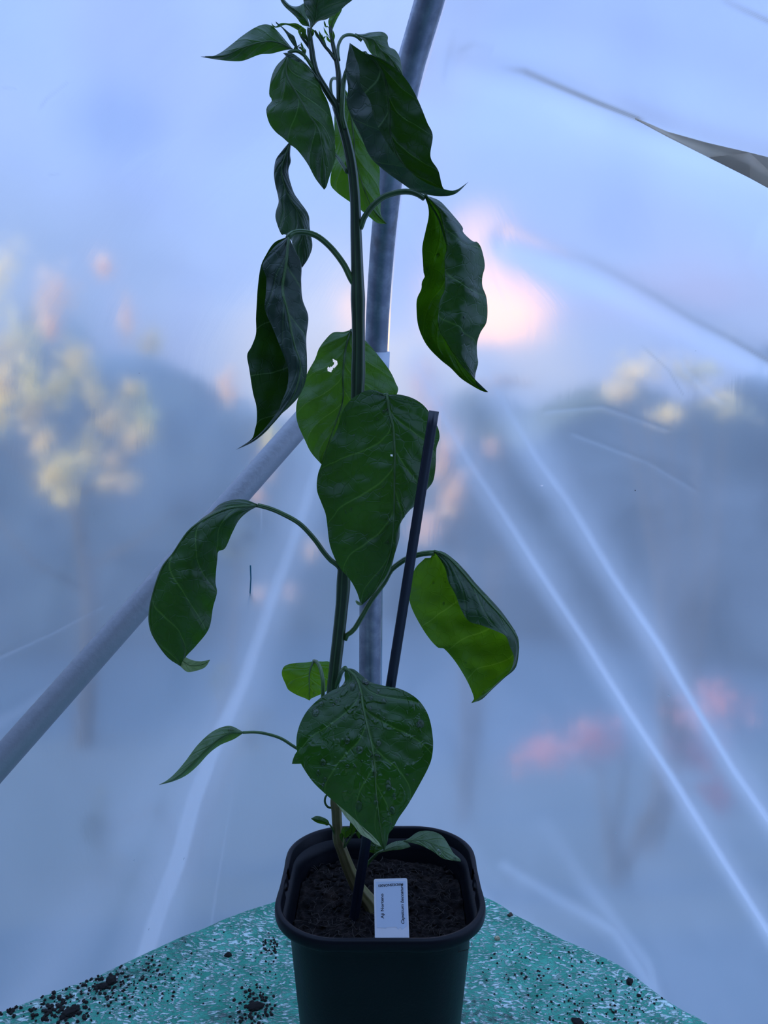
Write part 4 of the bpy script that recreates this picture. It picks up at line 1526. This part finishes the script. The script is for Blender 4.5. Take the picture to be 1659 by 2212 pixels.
# L : large drooping leaf, right
leaf(c4_, [[(170, 100), (215, 220), (220, 330), (190, 470), (155, 640), (160, 780), (170, 920), (185, 940), (150, 1010), (145, 1080), (100, 1180), (95, 1300), (110, 1450), (160, 1590), (230, 1700), (350, 1820), (450, 1900), (560, 2010), (700, 2100), (790, 2145), (840, 2150)],
           [(175, 100), (240, 260), (270, 420), (280, 600), (270, 800), (290, 950), (270, 1100), (220, 1250), (230, 1450), (290, 1650), (400, 1800), (550, 1960), (700, 2080), (840, 2150)],
           [(185, 100), (260, 220), (340, 370), (385, 520), (430, 680), (440, 900), (430, 1080), (390, 1250), (370, 1400), (380, 1550), (450, 1700), (560, 1860), (700, 2030), (840, 2150)],
           [(195, 105), (330, 260), (365, 380), (400, 560), (405, 680), (388, 760), (390, 900), (388, 1080), (340, 1200), (320, 1380), (335, 1500), (420, 1650), (500, 1780), (620, 1930), (740, 2060), (840, 2150)],
           [(200, 110), (360, 260), (480, 430), (560, 650), (590, 850), (590, 1100), (580, 1300), (560, 1500), (570, 1680), (620, 1850), (690, 2000), (840, 2150)],
           [(205, 110), (330, 160), (430, 260), (570, 430), (580, 490), (675, 580), (725, 590), (770, 660), (805, 830), (780, 950), (780, 1050), (820, 1160), (833, 1300), (820, 1430), (760, 1530), (725, 1640), (725, 1760), (735, 1850), (710, 1950), (705, 2030), (740, 2100), (840, 2150)]],
     [4, 22, 20, -9, -13, 4], .54, .53, M_leaf, mid=2, ref=0.82, face='up', nv=90, nu=66, seed=33, wave=.0018, drops=8, dseed=3, dr=(.0006, .0014),
     petiole=(c2_, [(290, 2230), (310, 2180), (335, 2110), (420, 1990), (540, 1890), (680, 1840), (800, 1828), (900, 1850), (985, 1900)]), pY=[.555, .55, .54], pr=(.0020, .0019))
# M : leaf behind the stem in the middle, with a hole
leaf(c5_, [[(455, 45), (400, 60), (320, 65), (260, 120), (210, 190), (180, 270), (120, 380), (60, 540), (35, 640), (45, 760), (100, 890), (150, 990), (228, 1080)],
           [(458, 45), (415, 200), (398, 400), (395, 600), (310, 850), (228, 1080)],
           [(462, 50), (570, 130), (650, 220), (750, 350), (800, 450), (815, 530), (700, 720), (500, 900), (330, 1040), (228, 1080)]],
     [8, -6, 10], .60, .59, M_leafmid, face='under', nv=110, nu=90, seed=34, wave=.0022,
     holes=[[(316, 272), (352, 280), (352, 318), (318, 345), (303, 372), (278, 358), (276, 334), (306, 330), (332, 306), (318, 292)]],
     petiole=(PX, [(770, 900), (775, 800), (772, 730), (758, 714)]), pY=[.56, .59, .60], pr=(.0016, .0014))
# N : big front leaf in the middle
leaf(c5_, [[(722, 545), (640, 510), (580, 510), (500, 550), (440, 600), (390, 680), (350, 810), (290, 930), (230, 1080), (200, 1170), (195, 1280), (230, 1380), (265, 1480), (290, 1680), (330, 1800), (380, 1890), (450, 1970), (500, 2060), (528, 2140), (545, 2160)],
           [(735, 550), (752, 680), (780, 800), (790, 1000), (788, 1200), (785, 1450), (770, 1700), (720, 1880), (630, 2060), (545, 2162)],
           [(748, 545), (830, 543), (930, 570), (1010, 620), (1060, 680), (1120, 780), (1140, 870), (1115, 960), (1110, 1090), (1090, 1210), (1040, 1280), (950, 1400), (850, 1480), (835, 1560), (830, 1650), (800, 1750), (760, 1900), (700, 2000), (620, 2090), (545, 2162)]],
     [14, -4, 12], .532, .518, M_leaf, face='up', nv=110, nu=80, seed=35, wave=.0014, Ybow=-.004, drops=22, dseed=9, dr=(.0006, .0016),
     holes=[[(758, 1006), (778, 1006), (778, 1026), (758, 1026)]],
     petiole=(PX, [(768, 930), (778, 890), (800, 865), (836, 853)]), pY=[.555, .55, .532], pr=(.0019, .0016))
leaf(c5_, [[(545, 2160), (520, 2140), (495, 2128), (492, 2140)], [(548, 2164), (525, 2168), (505, 2160), (492, 2140)]], [0, 1], .516, .514, M_leafpale, nu=6, nv=12, wave=.0001, pr=(.0002, .0002), name='leaf_tip')
# O : arching leaf, lower left
leaf(c6_, [[(950, 112), (850, 75), (750, 75), (640, 110), (560, 180), (480, 235), (385, 335), (265, 505), (165, 630), (95, 860), (65, 1030), (75, 1150), (120, 1250), (205, 1375), (308, 1460)],
           [(950, 128), (850, 132), (700, 150), (500, 245), (370, 345), (250, 520), (155, 650), (82, 860), (52, 1030), (62, 1150), (105, 1250), (200, 1385), (308, 1465)],
           [(950, 130), (760, 200), (600, 320), (470, 480), (380, 680), (330, 880), (320, 1050), (300, 1250), (308, 1463)],
           [(950, 132), (880, 170), (800, 240), (740, 350), (680, 480), (625, 505), (615, 570), (600, 750), (612, 850), (580, 970), (545, 1150), (440, 1290), (360, 1375), (310, 1455)]],
     [14, 0, -8, 4], .545, .525, M_leaf, mid=1, ref=0.66, face='up', nv=80, nu=56, seed=36, wave=.0014,
     petiole=(c6_, [(1660, 690), (1620, 625), (1560, 580), (1500, 510), (1420, 400), (1300, 275), (1150, 190), (1040, 145), (950, 122)]), pY=[.555, .55, .545], pr=(.0019, .0016))
leaf(c6_, [[(300, 1455), (340, 1495), (380, 1512), (470, 1492), (520, 1465), (555, 1410)], [(350, 1385), (375, 1400), (430, 1418), (490, 1420), (555, 1408)]],
     [0, -3], .525, .518, M_leafpale, face='under', nu=12, nv=24, wave=.0004, pr=(.0003, .0003), name='leaf_tip', seed=3)
# P : large leaf lower right, underside glowing
leaf(c7_, [[(740, 105), (650, 200), (610, 330), (595, 460), (640, 600), (750, 790), (850, 905), (905, 915), (1000, 1020), (1090, 1160), (1150, 1280), (1178, 1370), (1155, 1400)],
           [(790, 100), (780, 300), (800, 480), (860, 650), (960, 820), (1080, 980), (1200, 1130), (1230, 1280), (1155, 1402)],
           [(800, 60), (900, 200), (1000, 380), (1150, 580), (1350, 740), (1470, 860), (1500, 1010), (1380, 1200), (1155, 1403)],
           [(810, 38), (900, 50), (1000, 120), (1100, 220), (1200, 340), (1350, 500), (1450, 620), (1560, 790), (1577, 900), (1555, 1080), (1450, 1180), (1350, 1270), (1250, 1370), (1155, 1405)],
           [(830, 60), (940, 150), (1040, 290), (1150, 430), (1280, 580), (1420, 700), (1530, 830), (1560, 930), (1530, 1070), (1420, 1190), (1270, 1335), (1155, 1405)],
           [(865, 105), (920, 200), (950, 320), (1010, 430), (1060, 560), (1130, 670), (1250, 710), (1400, 770), (1465, 810), (1500, 900), (1535, 1000), (1500, 1120), (1400, 1210), (1280, 1320), (1155, 1405)]],
     [2, 10, 16, 6, -8, -15], .545, .53, M_leaflit, mid=3.45, ref=0.12, face='under', nv=90, nu=70, seed=37, wave=.0014, drops=14, dseed=14, dr=(.0006, .0014),
     petiole=(c7_, [(20, 840), (45, 790), (100, 750), (180, 620), (260, 480), (370, 330), (430, 220), (500, 160), (560, 120), (650, 85), (740, 65), (820, 60)]), pY=[.555, .556, .552, .545], pr=(.0018, .0020))
# Q : small bright leaf
leaf(c8_, [[(370, 85), (300, 98), (180, 105), (80, 130), (45, 180), (45, 240), (80, 320), (110, 380), (200, 435), (270, 462), (325, 490)],
           [(370, 85), (335, 180), (328, 330), (325, 490)],
           [(372, 85), (450, 90), (530, 95), (560, 180), (545, 300), (500, 390), (430, 430), (350, 465), (325, 490)]],
     [4, -3, 4], .595, .58, M_leafyoung, face='up', seed=38, wave=.0006, drops=3, dseed=2,
     petiole=(c8_, [(470, 640), (462, 460), (462, 300), (440, 170), (405, 100), (370, 82)]), pY=[.56, .56, .575, .595], pr=(.0016, .0013), nu=30, nv=40)
# R : big wet leaf in front
leaf(c8_, [[(690, 160), (682, 225), (685, 290), (640, 350), (560, 385), (440, 460), (330, 560), (260, 660), (210, 780), (190, 900), (200, 1020), (240, 1140), (350, 1310), (480, 1440), (620, 1560), (760, 1680), (880, 1790), (980, 1880), (1050, 1960), (1090, 2030)],
           [(695, 160), (790, 240), (850, 380), (880, 560), (930, 780), (970, 950), (1000, 1170), (1010, 1400), (1030, 1600), (1055, 1800), (1090, 2030)],
           [(700, 158), (780, 170), (870, 240), (950, 300), (1100, 340), (1250, 370), (1400, 450), (1500, 560), (1560, 700), (1590, 900), (1580, 1060), (1540, 1180), (1440, 1370), (1330, 1560), (1240, 1690), (1180, 1800), (1140, 1850), (1125, 1930), (1090, 2030)]],
     [6, 0, 6], .528, .470, M_leafwet, face='up', nv=120, nu=90, seed=39, wave=.0007, wn=2, Ybow=-.010, drops=54, dseed=21, dr=(.0007, .0026),
     petiole=(c8_, [(545, 470), (580, 380), (620, 290), (650, 200), (690, 158)]), pY=[.556, .55, .53], pr=(.0016, .0017))
# T : pale leaf under it
leaf(c8_, [[(560, 1490), (640, 1600), (700, 1690), (770, 1760), (850, 1860), (930, 1905), (1000, 1960), (1060, 1985)],
           [(600, 1450), (760, 1600), (880, 1720), (980, 1850), (1060, 1985)]],
     [-2, 6], .535, .515, M_leafpale, face='under', nu=16, nv=40, seed=40, wave=.0004, pr=(.0008, .0006), label='pale green leaf seen from below')
leaf(c8_, [[(300, 960), (200, 1010), (160, 1080), (145, 1137)], [(330, 1060), (280, 1130), (220, 1138), (145, 1139)]], [0, 2], .54, .535, M_leaf, face='up', nu=10, nv=16, wave=.0002, pr=(.0006, .0004), name='leaf')
# S : small leaf far left
leaf(cD, [[(500, 490), (440, 460), (390, 465), (330, 495), (260, 560), (200, 640), (150, 700), (100, 745), (58, 768)],
          [(500, 494), (440, 495), (370, 530), (290, 600), (200, 690), (130, 745), (58, 769)],
          [(500, 498), (450, 530), (380, 560), (320, 605), (260, 670), (200, 720), (130, 752), (58, 770)]],
     [3, -5, 3], .535, .53, M_leafsoft, face='up', nu=30, nv=50, seed=41, wave=.0008, drops=3, dseed=8,
     petiole=(cD, [(960, 660), (870, 620), (780, 575), (700, 525), (620, 500), (560, 492), (500, 494)]), pY=[.555, .55, .535], pr=(.0012, .0010))
# low leaves over the compost
leaf(cE, [[(960, 358), (1000, 335), (1050, 300), (1110, 290), (1170, 300), (1220, 330), (1260, 390), (1290, 440), (1330, 475), (1337, 494)],
          [(960, 360), (1060, 350), (1150, 375), (1230, 430), (1337, 494)],
          [(960, 362), (1050, 380), (1120, 410), (1170, 440), (1220, 475), (1280, 488), (1337, 496)]],
     [6, -2, -6], .545, .535, M_leafsoft, face='up', nu=28, nv=40, seed=42, wave=.0008, pr=(.0010, .0009), drops=3, dseed=5,
     petiole=(cE, [(680, 600), (700, 540), (740, 480), (800, 430), (870, 405), (960, 360)]), pY=[.552, .548, .545])
leaf(cE, [[(790, 435), (860, 380), (920, 358), (975, 362), (1003, 392)], [(790, 437), (880, 400), (940, 390), (1003, 395)], [(790, 440), (870, 422), (940, 415), (1003, 398)]],
     [4, -2, -4], .546, .54, M_leafsoft, face='up', nu=16, nv=24, seed=43, wave=.0005, pr=(.0009, .0007), petiole=(cE, [(690, 590), (715, 520), (790, 438)]), pY=.549)
leaf(cE, [[(760, 440), (712, 420), (715, 370), (740, 345), (800, 350)], [(765, 442), (770, 400), (800, 352)], [(770, 444), (810, 430), (825, 390), (805, 352)]],
     [3, -2, 3], .565, .57, M_leaf, face='up', nu=16, nv=20, seed=44, wave=.0005, pr=(.0007, .0006))
leaf(cE, [[(470, 252), (455, 220), (420, 200), (380, 192), (345, 208)], [(470, 252), (420, 225), (345, 210)], [(470, 253), (430, 249), (380, 236), (345, 212)]],
     [2, -2, 0], .55, .545, M_leafmid, face='up', nu=14, nv=20, seed=45, wave=.0003, petiole=(cE, [(500, 320), (490, 285), (470, 252)]), pY=[.553, .55], pr=(.0008, .0006), name='side_leaf', drops=1)
leaf(cE, [[(570, 340), (545, 310), (550, 275), (575, 262), (600, 272)], [(572, 342), (575, 300), (600, 274)], [(574, 342), (600, 320), (608, 290), (600, 276)]],
     [1, -1, 1], .548, .546, M_leafmid, face='up', nu=10, nv=14, seed=46, wave=.0002, petiole=(cE, [(565, 400), (568, 370), (572, 342)]), pY=.55, pr=(.0006, .0005), name='side_leaf')
leaf(cE, [[(555, 370), (535, 340), (533, 315), (548, 305)], [(558, 370), (556, 340), (560, 320), (548, 305)]], [0, 1], .546, .545, M_leafmid, face='up', nu=8, nv=12, wave=.0002, pr=(.0004, .0004), name='side_leaf')
leaf(cE, [[(605, 330), (600, 280), (603, 230), (612, 200)], [(607, 330), (640, 290), (645, 240), (612, 200)]], [0, 1], .552, .55, M_leaf, face='up', nu=10, nv=16, wave=.0003,
     petiole=(cE, [(562, 400), (590, 360), (605, 330)]), pY=.552, pr=(.0008, .0006), name='side_leaf')
leaf(cE, [[(640, 302), (655, 290), (672, 300), (668, 340)], [(640, 304), (648, 320), (660, 340), (668, 341)]], [0, 1], .55, .549, M_leaf, face='up', nu=8, nv=12, wave=.0002,
     petiole=(cE, [(570, 392), (600, 350), (622, 315), (640, 303)]), pY=.55, pr=(.0008, .0005), name='side_leaf')
P = path3(cE, [(485, 140), (455, 132), (437, 105), (438, 72), (452, 50), (480, 30)], [.555, .552, .55], 24)
pchild(tube('curled_tendril', P, .0008, M_petiole, n=10))
